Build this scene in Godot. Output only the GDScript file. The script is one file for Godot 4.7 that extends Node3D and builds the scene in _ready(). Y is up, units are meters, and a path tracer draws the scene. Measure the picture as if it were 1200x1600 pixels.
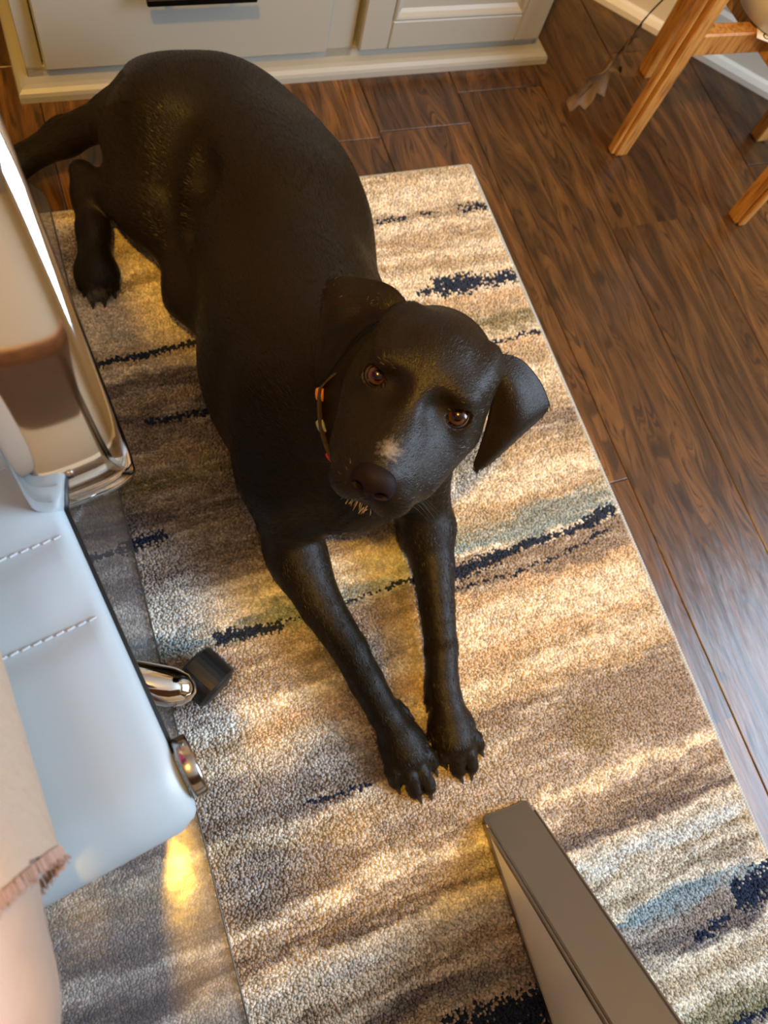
extends Node3D
# A dark dog lies on a striped rug between a painted cabinet, a swivel chair and a desk.
# x runs along the cabinet front, z from the cabinet towards the desk, y up, metres.

var rng := RandomNumberGenerator.new()
var taken := {}
var noise_a := FastNoiseLite.new()
var noise_b := FastNoiseLite.new()
var noise_c := FastNoiseLite.new()
var M := {}

func _ready() -> void:
	rng.seed = 71
	for n in [noise_a, noise_b, noise_c]:
		n.noise_type = FastNoiseLite.TYPE_SIMPLEX_SMOOTH
		n.frequency = 1.0
		n.fractal_octaves = 3
	noise_a.seed = 3
	noise_b.seed = 11
	noise_c.seed = 29
	set_camera()
	set_light()
	make_materials()
	build_room()
	build_floor()
	build_lamps()
	build_cabinet()
	build_rug()
	build_mat()
	build_desk()
	build_chair()
	build_stand()
	build_dog()
	build_person()

func set_camera() -> void:
	var cam := Camera3D.new()
	cam.name = "camera"
	var bx := Vector3(0.9287, 0.1993, 0.3127).normalized()
	var bz := Vector3(-0.2868, 0.9200, 0.2670).normalized()
	var by := bz.cross(bx).normalized()
	cam.transform = Transform3D(Basis(bx, by, bx.cross(by)), Vector3(0, 1.1, 0))
	cam.fov = rad_to_deg(2.0 * atan(800.0 / 1200.0))
	cam.near = 0.02
	var att := CameraAttributesPhysical.new()
	att.frustum_focal_length = 50.0
	att.frustum_focus_distance = 0.82
	att.exposure_aperture = 11.0
	att.frustum_near = 0.02
	cam.attributes = att
	add_child(cam)
	cam.fov = rad_to_deg(2.0 * atan(800.0 / 1200.0))
	cam.current = true

const LAMP_A := Vector3(-0.25, 2.30, 0.17)
const WARM := Color(1.0, 0.755, 0.27)
const COOL := Color(0.80, 0.90, 1.0)

func set_light() -> void:
	var we := WorldEnvironment.new()
	we.name = "environment"
	var e := Environment.new()
	e.background_mode = Environment.BG_SKY
	var sky := Sky.new()
	var sm := ProceduralSkyMaterial.new()
	sm.sky_top_color = Color(0.45, 0.62, 0.90)
	sm.sky_horizon_color = Color(0.82, 0.88, 0.95)
	sm.ground_bottom_color = Color(0.30, 0.32, 0.30)
	sm.ground_horizon_color = Color(0.60, 0.63, 0.62)
	sm.energy_multiplier = 1.0
	sky.sky_material = sm
	e.sky = sky
	e.tonemap_mode = Environment.TONE_MAPPER_LINEAR
	e.tonemap_exposure = 0.74
	e.sdfgi_enabled = true
	e.ssao_enabled = true
	e.ssil_enabled = true
	we.environment = e
	add_child(we)
	var win := AreaLight3D.new()
	win.name = "window_daylight"
	win.area_size = Vector2(1.40, 1.30)
	win.light_color = COOL
	win.light_energy = 17.0
	win.area_range = 12.0
	win.shadow_enabled = true
	add_child(win)
	win.look_at_from_position(Vector3(2.15, 1.45, 0.575), Vector3(0.2, 1.25, 0.1), Vector3.UP)

# ---------------------------------------------------------------- naming and small helpers

func numbered(called: String) -> String:
	taken[called] = taken.get(called, -1) + 1
	return called if taken[called] == 0 else "%s_%03d" % [called, taken[called]]

func tag(o: Node3D, label: String, category: String, group := "", kind := "") -> Node3D:
	o.set_meta("label", label)
	o.set_meta("category", category)
	if group != "":
		o.set_meta("group", group)
	if kind != "":
		o.set_meta("kind", kind)
	return o

func thing(called: String, label: String, category: String, at := Vector3.ZERO, turn := 0.0, group := "") -> Node3D:
	var o := Node3D.new()
	o.name = numbered(called)
	add_child(o)
	o.position = at
	o.rotation.y = turn
	tag(o, label, category, group)
	return o

func part(called: String, mesh: Mesh, mat: Material, parent: Node, label := "") -> MeshInstance3D:
	var o := MeshInstance3D.new()
	o.name = called if parent != self else numbered(called)
	o.mesh = mesh
	o.material_override = mat
	o.cast_shadow = GeometryInstance3D.SHADOW_CASTING_SETTING_ON
	parent.add_child(o, true)
	if label != "":
		o.set_meta("label", label)
	return o

func struct(called: String, mesh: Mesh, mat: Material, parent: Node = self) -> MeshInstance3D:
	var o := part(called, mesh, mat, parent)
	if parent == self:
		o.set_meta("kind", "structure")
	return o

func st_begin() -> SurfaceTool:
	var st := SurfaceTool.new()
	st.begin(Mesh.PRIMITIVE_TRIANGLES)
	return st

func quad(st: SurfaceTool, a: Vector3, b: Vector3, c: Vector3, d: Vector3) -> void:
	# a b c d counter-clockwise seen from outside
	for p in [a, c, b, a, d, c]:
		st.add_vertex(p)

# A box with bevelled edges, in the frame t.
func add_box(st: SurfaceTool, t: Transform3D, s: Vector3, r := 0.0) -> void:
	r = min(r, min(s.x, min(s.y, s.z)) * 0.49)
	var h := s * 0.5
	st.set_smooth_group(-1)
	var ax := [Vector3(1, 0, 0), Vector3(0, 1, 0), Vector3(0, 0, 1)]
	for i in 3:
		for sg in [1.0, -1.0]:
			var n: Vector3 = ax[i] * sg
			var u: Vector3 = ax[(i + 1) % 3]
			var v: Vector3 = n.cross(u)
			var c: Vector3 = n * (abs(n.dot(h)))
			var hu: float = abs(u.dot(h)) - r
			var hv: float = abs(v.dot(h)) - r
			quad(st, t * (c - u * hu - v * hv), t * (c + u * hu - v * hv), t * (c + u * hu + v * hv), t * (c - u * hu + v * hv))
	if r <= 0.0:
		return
	for i in 3:
		var w: Vector3 = ax[i]
		for su in [1.0, -1.0]:
			for sv in [1.0, -1.0]:
				var u: Vector3 = ax[(i + 1) % 3] * su
				var v: Vector3 = ax[(i + 2) % 3] * sv
				var hw: float = abs(w.dot(h)) - r
				var cu: float = abs(u.dot(h))
				var cv: float = abs(v.dot(h))
				var a: Vector3 = u * cu + v * (cv - r)
				var b: Vector3 = u * (cu - r) + v * cv
				if su * sv > 0:
					quad(st, t * (a - w * hw), t * (b - w * hw), t * (b + w * hw), t * (a + w * hw))
				else:
					quad(st, t * (b - w * hw), t * (a - w * hw), t * (a + w * hw), t * (b + w * hw))
	for sx in [1.0, -1.0]:
		for sy in [1.0, -1.0]:
			for sz in [1.0, -1.0]:
				var a := Vector3(sx * h.x, sy * (h.y - r), sz * (h.z - r))
				var b := Vector3(sx * (h.x - r), sy * h.y, sz * (h.z - r))
				var c := Vector3(sx * (h.x - r), sy * (h.y - r), sz * h.z)
				if sx * sy * sz > 0:
					for p in [a, c, b]:
						st.add_vertex(t * p)
				else:
					for p in [a, b, c]:
						st.add_vertex(t * p)

func box_mesh(s: Vector3, r := 0.0, at := Vector3.ZERO) -> ArrayMesh:
	var st := st_begin()
	add_box(st, Transform3D(Basis(), at), s, r)
	st.generate_normals()
	return st.commit()

# rings of points -> closed or open skin; each ring is an Array of Vector3, same length
func skin(rings: Array, closed_ring := true, cap_a := true, cap_b := true, smooth := true) -> ArrayMesh:
	var st := st_begin()
	add_skin(st, rings, closed_ring, cap_a, cap_b, smooth)
	st.generate_normals()
	return st.commit()

func add_skin(st: SurfaceTool, rings: Array, closed_ring := true, cap_a := true, cap_b := true, smooth := true) -> void:
	st.set_smooth_group(0 if smooth else -1)
	var n: int = rings[0].size()
	var m := n if closed_ring else n - 1
	for i in rings.size() - 1:
		for j in m:
			var k := (j + 1) % n
			quad(st, rings[i][j], rings[i][k], rings[i + 1][k], rings[i + 1][j])
	st.set_smooth_group(-1)
	for e in 2:
		if (e == 0 and not cap_a) or (e == 1 and not cap_b):
			continue
		var ring: Array = rings[0] if e == 0 else rings[-1]
		var c := Vector3.ZERO
		for p in ring:
			c += p
		c /= n
		for j in n:
			var k := (j + 1) % n
			for p in ([c, ring[j], ring[k]] if e == 0 else [c, ring[k], ring[j]]):
				st.add_vertex(p)

# A tube along points with radii; oval gives the second radius factor.
func tube_rings(pts: Array, rad: Array, sides := 12, up := Vector3.UP, oval := 1.0) -> Array:
	var rings := []
	for i in pts.size():
		var d: Vector3 = pts[min(i + 1, pts.size() - 1)] - pts[max(i - 1, 0)]
		d = d.normalized()
		var s := d.cross(up)
		if s.length() < 0.01:
			s = d.cross(Vector3(1, 0, 0.2))
		s = s.normalized()
		var w := d.cross(s).normalized()
		var ring := []
		for j in sides:
			var a := TAU * j / sides
			ring.append(pts[i] + (s * cos(a) + w * sin(a) * oval) * rad[i])
		rings.append(ring)
	return rings

func tube(pts: Array, rad: Array, sides := 12, up := Vector3.UP, oval := 1.0) -> ArrayMesh:
	return skin(tube_rings(pts, rad, sides, up, oval))

# profile of (radius, height) pairs turned round an axis; the frame's y is the axis
func lathe(profile: Array, t := Transform3D(), sides := 32) -> ArrayMesh:
	var st := st_begin()
	add_lathe(st, profile, t, sides)
	st.generate_normals()
	return st.commit()

func add_lathe(st: SurfaceTool, profile: Array, t := Transform3D(), sides := 32) -> void:
	var rings := []
	for p in profile:
		var ring := []
		for j in sides:
			var a := -TAU * j / sides
			ring.append(t * Vector3(p.x * cos(a), p.y, p.x * sin(a)))
		rings.append(ring)
	add_skin(st, rings, true, profile[0].x > 0.0, profile[-1].x > 0.0)

# frame whose y axis points along d
func along(at: Vector3, d: Vector3) -> Transform3D:
	var y := d.normalized()
	var x := y.cross(Vector3(0, 0, 1))
	if x.length() < 0.05:
		x = y.cross(Vector3(1, 0, 0))
	x = x.normalized()
	return Transform3D(Basis(x, y, x.cross(y)), at)

func curve(pts: Array, n: int) -> Array:
	var c := Curve3D.new()
	c.bake_interval = 0.004
	for i in pts.size():
		var d: Vector3 = (pts[min(i + 1, pts.size() - 1)] - pts[max(i - 1, 0)]) / 6.0
		c.add_point(pts[i], -d, d)
	var out := []
	var len := c.get_baked_length()
	for i in n:
		out.append(c.sample_baked(len * i / (n - 1.0), true))
	return out

func mat(c: Color, rough := 0.6, metal := 0.0, spec := 0.5) -> StandardMaterial3D:
	var m := StandardMaterial3D.new()
	m.albedo_color = c
	m.roughness = rough
	m.metallic = metal
	m.metallic_specular = spec
	return m

func noise_tex(freq: float, ramp: Array, normal := 0.0, kind := FastNoiseLite.TYPE_SIMPLEX_SMOOTH, oct := 4, size := 512, seed := 1) -> NoiseTexture2D:
	var n := FastNoiseLite.new()
	n.noise_type = kind
	n.frequency = freq
	n.fractal_octaves = oct
	n.seed = seed
	var t := NoiseTexture2D.new()
	t.width = size
	t.height = size
	t.seamless = true
	t.noise = n
	if normal > 0.0:
		t.as_normal_map = true
		t.bump_strength = normal
	if ramp:
		var g := Gradient.new()
		g.offsets = PackedFloat32Array(ramp.map(func(x): return x[0]))
		g.colors = PackedColorArray(ramp.map(func(x): return x[1]))
		t.color_ramp = g
	return t

func triplanar(m: StandardMaterial3D, scale: Vector3, world := true) -> void:
	m.uv1_triplanar = true
	m.uv1_world_triplanar = world
	m.uv1_scale = scale

# ---------------------------------------------------------------- materials

func make_materials() -> void:
	M.wall = mat(Color(0.66, 0.61, 0.53), 0.85)
	M.wall.normal_enabled = true
	M.wall.normal_texture = noise_tex(0.05, [], 2.0)
	M.wall.normal_scale = 0.25
	triplanar(M.wall, Vector3.ONE * 3.0)
	M.ceiling = mat(Color(0.74, 0.72, 0.68), 0.9)
	M.trim = mat(Color(0.90, 0.87, 0.80), 0.45)
	M.cabinet = mat(Color(0.60, 0.585, 0.54), 0.42)
	M.cabinet.normal_enabled = true
	M.cabinet.normal_texture = noise_tex(0.03, [], 1.5)
	M.cabinet.normal_scale = 0.12
	triplanar(M.cabinet, Vector3.ONE * 4.0)
	M.bronze = mat(Color(0.10, 0.08, 0.06), 0.4, 0.8)
	M.chrome = mat(Color(0.86, 0.86, 0.86), 0.06, 1.0)
	M.nickel = mat(Color(0.70, 0.68, 0.66), 0.16, 1.0)
	M.steel = mat(Color(0.60, 0.57, 0.53), 0.36, 1.0)
	M.steel.normal_enabled = true
	M.steel.normal_texture = noise_tex(0.02, [], 3.0, FastNoiseLite.TYPE_VALUE, 3)
	M.steel.normal_scale = 0.06
	triplanar(M.steel, Vector3(30, 1.2, 30), false)
	M.satin = mat(Color(0.94, 0.92, 0.87), 0.30, 0.10)
	M.mat_rim = mat(Color(0.30, 0.28, 0.26), 0.3)
	M.white_leather = mat(Color(0.69, 0.73, 0.745), 0.42)
	M.white_leather.normal_enabled = true
	M.white_leather.normal_texture = noise_tex(0.25, [], 2.0, FastNoiseLite.TYPE_CELLULAR, 2)
	M.white_leather.normal_scale = 0.10
	triplanar(M.white_leather, Vector3.ONE * 9.0)
	M.thread = mat(Color(0.80, 0.81, 0.82), 0.7)
	M.black = mat(Color(0.035, 0.035, 0.037), 0.45)
	M.black_gloss = mat(Color(0.03, 0.03, 0.033), 0.25)
	M.pot = mat(Color(0.88, 0.86, 0.80), 0.35)
	M.paper = mat(Color(0.90, 0.89, 0.86), 0.8)
	M.ink = mat(Color(0.05, 0.05, 0.06), 0.8)
	M.vinyl = mat(Color(0.55, 0.55, 0.57, 0.14), 0.14, 0.0, 0.35)
	M.vinyl.transparency = BaseMaterial3D.TRANSPARENCY_ALPHA
	M.vinyl.normal_enabled = true
	M.vinyl.normal_texture = noise_tex(0.02, [], 1.5, FastNoiseLite.TYPE_SIMPLEX_SMOOTH, 3)
	M.vinyl.normal_scale = 0.10
	triplanar(M.vinyl, Vector3(2.0, 2.0, 2.0))
	M.glass = mat(Color(0.95, 0.98, 1.0, 0.06), 0.02)
	M.glass.transparency = BaseMaterial3D.TRANSPARENCY_ALPHA
	M.lamp_glass = mat(Color(1.0, 0.93, 0.80), 0.5)
	M.lamp_glass.emission_enabled = true
	M.lamp_glass.emission = Color(1.0, 0.74, 0.34)
	M.lamp_glass.emission_energy_multiplier = 0.8
	M.soil = mat(Color(0.10, 0.07, 0.05), 0.95)
	M.oak = mat(Color(0.74, 0.55, 0.29), 0.5)
	var g := noise_tex(0.012, [[0.0, Color(0.62, 0.52, 0.42)], [0.45, Color(0.92, 0.86, 0.78)], [1.0, Color(1.0, 1.0, 1.0)]], 0.0, FastNoiseLite.TYPE_SIMPLEX_SMOOTH, 5, 512, 5)
	M.oak.albedo_texture = g
	triplanar(M.oak, Vector3(16, 1.6, 16), false)
	M.desk_wood = M.oak.duplicate()
	M.desk_wood.albedo_color = Color(0.62, 0.45, 0.28)
	triplanar(M.desk_wood, Vector3(1.2, 12, 12), false)
	M.leaf = mat(Color(0.40, 0.30, 0.18), 0.55)
	M.leaf.backlight_enabled = true
	M.leaf.backlight = Color(0.20, 0.13, 0.06)
	M.leaf.cull_mode = BaseMaterial3D.CULL_DISABLED

# One picture of plank wood: u along the plank (2 m), v across it (0.2 m).
func wood_image() -> ImageTexture:
	var w := 1024
	var h := 384
	var fine := FastNoiseLite.new()
	fine.noise_type = FastNoiseLite.TYPE_SIMPLEX_SMOOTH
	fine.frequency = 1.0
	fine.fractal_octaves = 3
	fine.seed = 8
	var buf := PackedByteArray()
	buf.resize(w * h * 3)
	var k := 0
	for y in h:
		var v := y / float(h) * 0.2
		for x in w:
			var u := x / float(w) * 2.0
			var warp := fine.get_noise_2d(u * 1.3, v * 9.0)
			var ring := sin((v * 34.0 + warp * 2.6 + u * 0.6) * TAU * 0.5)
			var streak := fine.get_noise_2d(u * 7.0 + warp * 1.5, v * 150.0 + warp * 8.0)
			var dark := smoothstep(0.05, 0.45, fine.get_noise_2d(u * 9.0 + 40.0, v * 210.0 + warp * 10.0 + ring * 0.6))
			var tone := 0.50 + 0.13 * ring + 0.20 * streak + 0.14 * fine.get_noise_2d(u * 1.5 + 9.0, v * 14.0)
			tone = clamp(tone * (1.0 - 0.60 * dark), 0.0, 1.0)
			buf[k] = int(lerp(38.0, 158.0, tone))
			buf[k + 1] = int(lerp(25.0, 112.0, tone))
			buf[k + 2] = int(lerp(14.0, 60.0, tone))
			k += 3
	var im := Image.create_from_data(w, h, false, Image.FORMAT_RGB8, buf)
	return ImageTexture.create_from_image(im)

# ---------------------------------------------------------------- the room

const EDGE := 2.42   # ceiling height

func wall_mesh(a: Vector2, b: Vector2, y0: float, y1: float, thick: float) -> ArrayMesh:
	# a wall from a to b (x, z); its inner face is on the line, the thickness goes to the left of a->b seen from above
	var d := (b - a).normalized()
	var n := Vector2(d.y, -d.x)
	var mid := (a + b) * 0.5 + n * thick * 0.5
	var st := st_begin()
	add_box(st, Transform3D(Basis(Vector3(d.x, 0, d.y), Vector3.UP, Vector3(d.x, 0, d.y).cross(Vector3.UP)), Vector3(mid.x, (y0 + y1) * 0.5, mid.y)), Vector3(a.distance_to(b), y1 - y0, thick))
	st.generate_normals()
	return st.commit()

const WZ0 := -0.15
const WZ1 := 1.30
const WY0 := 0.80
const WY1 := 2.10

func build_room() -> void:
	var nw := Vector2(-2.4, -1.62)
	var na := Vector2(0.984, -1.62)
	var ne := Vector2(2.2, -0.362)
	var se := Vector2(2.2, 2.2)
	var sw := Vector2(-2.4, 2.2)
	struct("ceiling", box_mesh(Vector3(5.0, 0.1, 4.3), 0.0, Vector3(-0.1, EDGE + 0.05, 0.25)), M.ceiling)
	struct("wall_back", wall_mesh(nw + Vector2(-0.12, 0), na + Vector2(0.05, 0), 0.0, EDGE, 0.12), M.wall)
	struct("wall_corner", wall_mesh(na, ne, 0.0, EDGE, 0.12), M.wall)
	struct("wall_left", wall_mesh(sw, nw, 0.0, EDGE, 0.12), M.wall)
	struct("wall_front", wall_mesh(se + Vector2(0.12, 0), sw - Vector2(0.12, 0), 0.0, EDGE, 0.12), M.wall)
	# the right wall leaves an opening for the window
	var st := st_begin()
	var add := func(z0: float, z1: float, y0: float, y1: float):
		add_box(st, Transform3D(Basis(), Vector3(2.26, (y0 + y1) * 0.5, (z0 + z1) * 0.5)), Vector3(0.12, y1 - y0, z1 - z0))
	add.call(-0.42, WZ0, 0.0, EDGE)
	add.call(WZ1, 2.32, 0.0, EDGE)
	add.call(WZ0, WZ1, 0.0, WY0)
	add.call(WZ0, WZ1, WY1, EDGE)
	st.generate_normals()
	struct("wall_right", st.commit(), M.wall)
	var win := Node3D.new()
	win.name = "window_1"
	win.set_meta("kind", "structure")
	add_child(win)
	st = st_begin()
	var zc := (WZ0 + WZ1) * 0.5
	var yc := (WY0 + WY1) * 0.5
	for s in [-1.0, 1.0]:
		add_box(st, Transform3D(Basis(), Vector3(2.25, yc, zc + s * ((WZ1 - WZ0) * 0.5 - 0.025))), Vector3(0.09, WY1 - WY0, 0.05), 0.004)
		add_box(st, Transform3D(Basis(), Vector3(2.25, yc + s * ((WY1 - WY0) * 0.5 - 0.025), zc)), Vector3(0.09, 0.05, WZ1 - WZ0), 0.004)
	add_box(st, Transform3D(Basis(), Vector3(2.25, yc, zc)), Vector3(0.05, 0.04, WZ1 - WZ0 - 0.1), 0.004)
	st.generate_normals()
	part("window_frame", st.commit(), M.trim, win)
	for s in [-1.0, 1.0]:
		part("pane", box_mesh(Vector3(0.006, (WY1 - WY0) * 0.5 - 0.07, WZ1 - WZ0 - 0.1), 0.0, Vector3(2.25, yc + s * ((WY1 - WY0) * 0.25 - 0.005), zc)), M.glass, win)
	part("window_sill", box_mesh(Vector3(0.16, 0.03, WZ1 - WZ0 + 0.1), 0.006, Vector3(2.17, WY0 - 0.016, zc)), M.trim, win)
	# baseboards, with a rounded cap
	base_run("baseboard_corner", na, ne)
	base_run("baseboard_back", nw, na + Vector2(-1.02, 0))
	base_run("baseboard_left", sw, nw)
	base_run("baseboard_front", se, sw)
	base_run("baseboard_right", ne, se)

func base_run(called: String, a: Vector2, b: Vector2) -> void:
	var prof := [Vector2(0.0, 0.0), Vector2(0.030, 0.0), Vector2(0.030, 0.012), Vector2(0.024, 0.022), Vector2(0.017, 0.026), Vector2(0.017, 0.095), Vector2(0.013, 0.104), Vector2(0.014, 0.112), Vector2(0.008, 0.124), Vector2(0.0, 0.128)]
	var d := (b - a).normalized()
	var n := Vector2(-d.y, d.x)
	var rings := []
	for e in [b, a]:
		var ring := []
		for p in prof:
			var q: Vector2 = e + n * p.x
			ring.append(Vector3(q.x, p.y, q.y))
		rings.append(ring)
	struct(called, skin(rings, true, true, true, false), M.trim)

func build_floor() -> void:
	var st := st_begin()
	add_box(st, Transform3D(Basis(), Vector3(-0.1, -0.06, 0.25)), Vector3(5.0, 0.09, 4.3))
	st.generate_normals()
	var fl := struct("floor", st.commit(), mat(Color(0.05, 0.032, 0.022), 0.8))
	var tex := wood_image()
	var bump := noise_tex(0.02, [], 4.0, FastNoiseLite.TYPE_SIMPLEX_SMOOTH, 4, 512, 17)
	var mats := []
	for c in [Color(0.80, 0.76, 0.70), Color(0.92, 0.87, 0.80), Color(0.70, 0.66, 0.62), Color(1.0, 0.95, 0.84)]:
		var m := mat(c, 0.30, 0.0, 0.5)
		m.albedo_texture = tex
		m.normal_enabled = true
		m.normal_texture = bump
		m.normal_scale = 0.14
		mats.append(m)
	var cuts := {0: [-2.0, -0.9, 0.55, 2.3], 1: [-1.55, -1.037, 0.35, 1.2, 2.3], 2: [-1.05, -0.271, 0.95, 2.3], 3: [-1.128, 0.62, 1.7, 2.3], 4: [-1.5, -0.02, 1.3, 2.3], 5: [-1.2, 0.3, 1.6, 2.3]}
	var tones := {"1_0": 3, "1_1": 3, "1_2": 0, "2_0": 0, "2_1": 1, "2_2": 1, "3_0": 0, "3_1": 0, "4_0": 2, "4_1": 0, "5_0": 0, "0_1": 2, "0_2": 0}
	var lr := RandomNumberGenerator.new()
	lr.seed = 5
	for i in range(-15, 10):
		var x0 := 0.190 + 0.195 * i
		if x0 > 2.25:
			continue
		var ends: Array = cuts.get(i, [])
		if ends.is_empty():
			var z := -1.7 + lr.randf() * 0.5
			while z < 2.0:
				ends.append(z)
				z += lr.randf_range(0.7, 1.5)
			ends.append(2.3)
		var a := -1.85
		for j in ends.size():
			var b: float = min(ends[j], 2.3)
			if b - a > 0.02:
				var tone: int = tones.get("%d_%d" % [i, j], [0, 0, 1, 2][lr.randi() % 4])
				if i < 1 and a < -0.8 and b > -1.2:
					tone = [0, 3, 1][abs(i) % 3]
				part("plank", plank(x0, x0 + 0.195, a, b, lr), mats[tone], fl)
			a = b
	tex = null

func plank(x0: float, x1: float, z0: float, z1: float, lr: RandomNumberGenerator) -> ArrayMesh:
	# bevelled long edges and ends; texture runs along z
	var g := 0.0006
	var bev := 0.0014
	var drop := 0.0010
	var u0 := lr.randf() * 2.0
	var v0 := lr.randf()
	var flip := -1.0 if lr.randf() < 0.5 else 1.0
	var st := st_begin()
	st.set_smooth_group(-1)
	var o := [Vector2(x0 + g, z0 + g), Vector2(x0 + g, z1 - g), Vector2(x1 - g, z1 - g), Vector2(x1 - g, z0 + g)]
	var inn := [Vector2(x0 + g + bev, z0 + g + bev), Vector2(x0 + g + bev, z1 - g - bev), Vector2(x1 - g - bev, z1 - g - bev), Vector2(x1 - g - bev, z0 + g + bev)]
	var put := func(p: Vector2, y: float):
		st.set_uv(Vector2((p.y + u0) / 2.0, ((p.x - x0) / 0.2 * flip + v0)))
		st.add_vertex(Vector3(p.x, y, p.y))
	for t in [[0, 2, 1], [0, 3, 2]]:
		for q in t:
			put.call(inn[q], 0.0)
	for q in 4:
		var r := (q + 1) % 4
		for v in [[o[q], -drop], [inn[q], 0.0], [inn[r], 0.0], [o[q], -drop], [inn[r], 0.0], [o[r], -drop]]:
			put.call(v[0], v[1])
		for v in [[o[q], -0.015], [o[q], -drop], [o[r], -drop], [o[q], -0.015], [o[r], -drop], [o[r], -0.015]]:
			put.call(v[0], v[1])
	st.generate_normals()
	st.generate_tangents()
	return st.commit()

func build_lamps() -> void:
	var spec := [[LAMP_A, 6.5, "frosted glass ceiling lamp above the desk chair"]]
	for s in spec:
		var at: Vector3 = s[0]
		var o := thing("ceiling_lamp", s[2], "lamp", Vector3(at.x, EDGE, at.z))
		part("lamp_base", lathe([Vector2(0.0, -0.03), Vector2(0.10, -0.03), Vector2(0.115, -0.02), Vector2(0.115, 0.0)]), M.nickel, o)
		var prof := []
		for k in 13:
			var a := PI * 0.5 * k / 12.0
			prof.append(Vector2(0.15 * sin(a), -0.03 - 0.085 * cos(a)))
		prof.append(Vector2(0.10, -0.026))
		part("lamp_shade", lathe(prof), M.lamp_glass, o)
		var l := OmniLight3D.new()
		l.name = "lamp_light"
		l.position = Vector3(0, -0.07, 0)
		l.light_color = WARM
		l.light_energy = s[1]
		l.omni_range = 12.0
		l.omni_attenuation = 2.0
		l.light_size = 0.06
		l.shadow_enabled = true
		o.add_child(l)

# ---------------------------------------------------------------- cabinet

func panel_door(parent: Node, x0: float, x1: float, y0: float, y1: float, zf: float) -> Node3D:
	var st := st_begin()
	var w := 0.058
	for q in [[x0, x0 + w, y0, y1], [x1 - w, x1, y0, y1], [x0 + w, x1 - w, y0, y0 + w], [x0 + w, x1 - w, y1 - w, y1]]:
		add_box(st, Transform3D(Basis(), Vector3((q[0] + q[1]) / 2, (q[2] + q[3]) / 2, zf - 0.011)), Vector3(q[1] - q[0], q[3] - q[2], 0.022), 0.003)
	st.generate_normals()
	var d := part("door", st.commit(), M.cabinet, parent)
	st = st_begin()
	# sloped moulding inside the frame
	var a := [Vector2(x0 + w, y0 + w), Vector2(x1 - w, y0 + w), Vector2(x1 - w, y1 - w), Vector2(x0 + w, y1 - w)]
	var prof := [[0.0, -0.001], [0.004, 0.0015], [0.008, 0.0], [0.012, -0.006], [0.018, -0.010]]
	var rings := []
	for p in prof:
		var ring := []
		for k in 4:
			var s := Vector2(1.0 if k == 0 or k == 3 else -1.0, 1.0 if k < 2 else -1.0)
			var q: Vector2 = a[k] + s * p[0]
			ring.append(Vector3(q.x, q.y, zf + p[1]))
		rings.append(ring)
	add_skin(st, rings, true, false, true, false)
	st.generate_normals()
	part("panel", st.commit(), M.cabinet, d)
	return d

func bar_pull(parent: Node, x0: float, x1: float, y: float, zf: float) -> void:
	var st := st_begin()
	add_box(st, Transform3D(Basis(), Vector3((x0 + x1) / 2, y, zf + 0.032)), Vector3(x1 - x0, 0.013, 0.010), 0.002)
	for x in [x0 + 0.032, x1 - 0.042]:
		add_box(st, Transform3D(Basis(), Vector3(x, y, zf + 0.014)), Vector3(0.011, 0.010, 0.028), 0.002)
	st.generate_normals()
	part("handle", st.commit(), M.bronze, parent, "dark bronze bar handle")

func build_cabinet() -> void:
	var o := thing("cabinet", "putty painted cabinet with drawer and panelled door behind the dog", "cabinet")
	var st := st_begin()
	var zf := -1.220
	add_box(st, Transform3D(Basis(), Vector3(0.482, 0.44, -1.42)), Vector3(0.992, 0.84, 0.38), 0.002)
	# face frame: stiles and rails stand a little proud
	for q in [[-0.014, 0.014, 0.02, 0.86], [0.518, 0.572, 0.02, 0.86], [0.966, 0.978, 0.02, 0.86], [-0.014, 0.978, 0.02, 0.044]]:
		add_box(st, Transform3D(Basis(), Vector3((q[0] + q[1]) / 2, (q[2] + q[3]) / 2, zf - 0.004)), Vector3(q[1] - q[0], q[3] - q[2], 0.016), 0.0015)
	st.generate_normals()
	part("body", st.commit(), M.cabinet, o)
	var rows := [[0.047, 0.285], [0.297, 0.535], [0.547, 0.785]]
	for r in rows:
		var d := part("drawer", box_mesh(Vector3(0.498, r[1] - r[0], 0.020), 0.003, Vector3(0.265, (r[0] + r[1]) / 2, zf + 0.010)), M.cabinet, o)
		bar_pull(d, 0.188, 0.366, r[0] + 0.140, zf + 0.020)
	panel_door(o, 0.577, 0.968, 0.047, 0.785, zf + 0.022)
	# base moulding with a rounded top, mitred round the left and right sides
	var prof := [Vector2(-0.012, 0.0), Vector2(0.022, 0.0), Vector2(0.022, 0.011), Vector2(0.020, 0.017), Vector2(0.014, 0.022), Vector2(0.006, 0.024), Vector2(-0.012, 0.024)]
	var path := [[Vector2(-0.014, -1.61), Vector2(-1, 0)], [Vector2(-0.014, -1.206), Vector2(-1, 1)], [Vector2(0.978, -1.206), Vector2(1, 1)], [Vector2(0.978, -1.58), Vector2(1, 0)]]
	var rings := []
	for e in path:
		var ring := []
		for p in prof:
			var q: Vector2 = e[0] + e[1] * p.x
			ring.append(Vector3(q.x, p.y, q.y))
		rings.append(ring)
	rings.reverse()
	part("base_moulding", skin(rings, true, true, true, false), M.cabinet, o)
	part("worktop", box_mesh(Vector3(1.03, 0.03, 0.41), 0.006, Vector3(0.482, 0.875, -1.405)), M.trim, o)

# ---------------------------------------------------------------- rug

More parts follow.
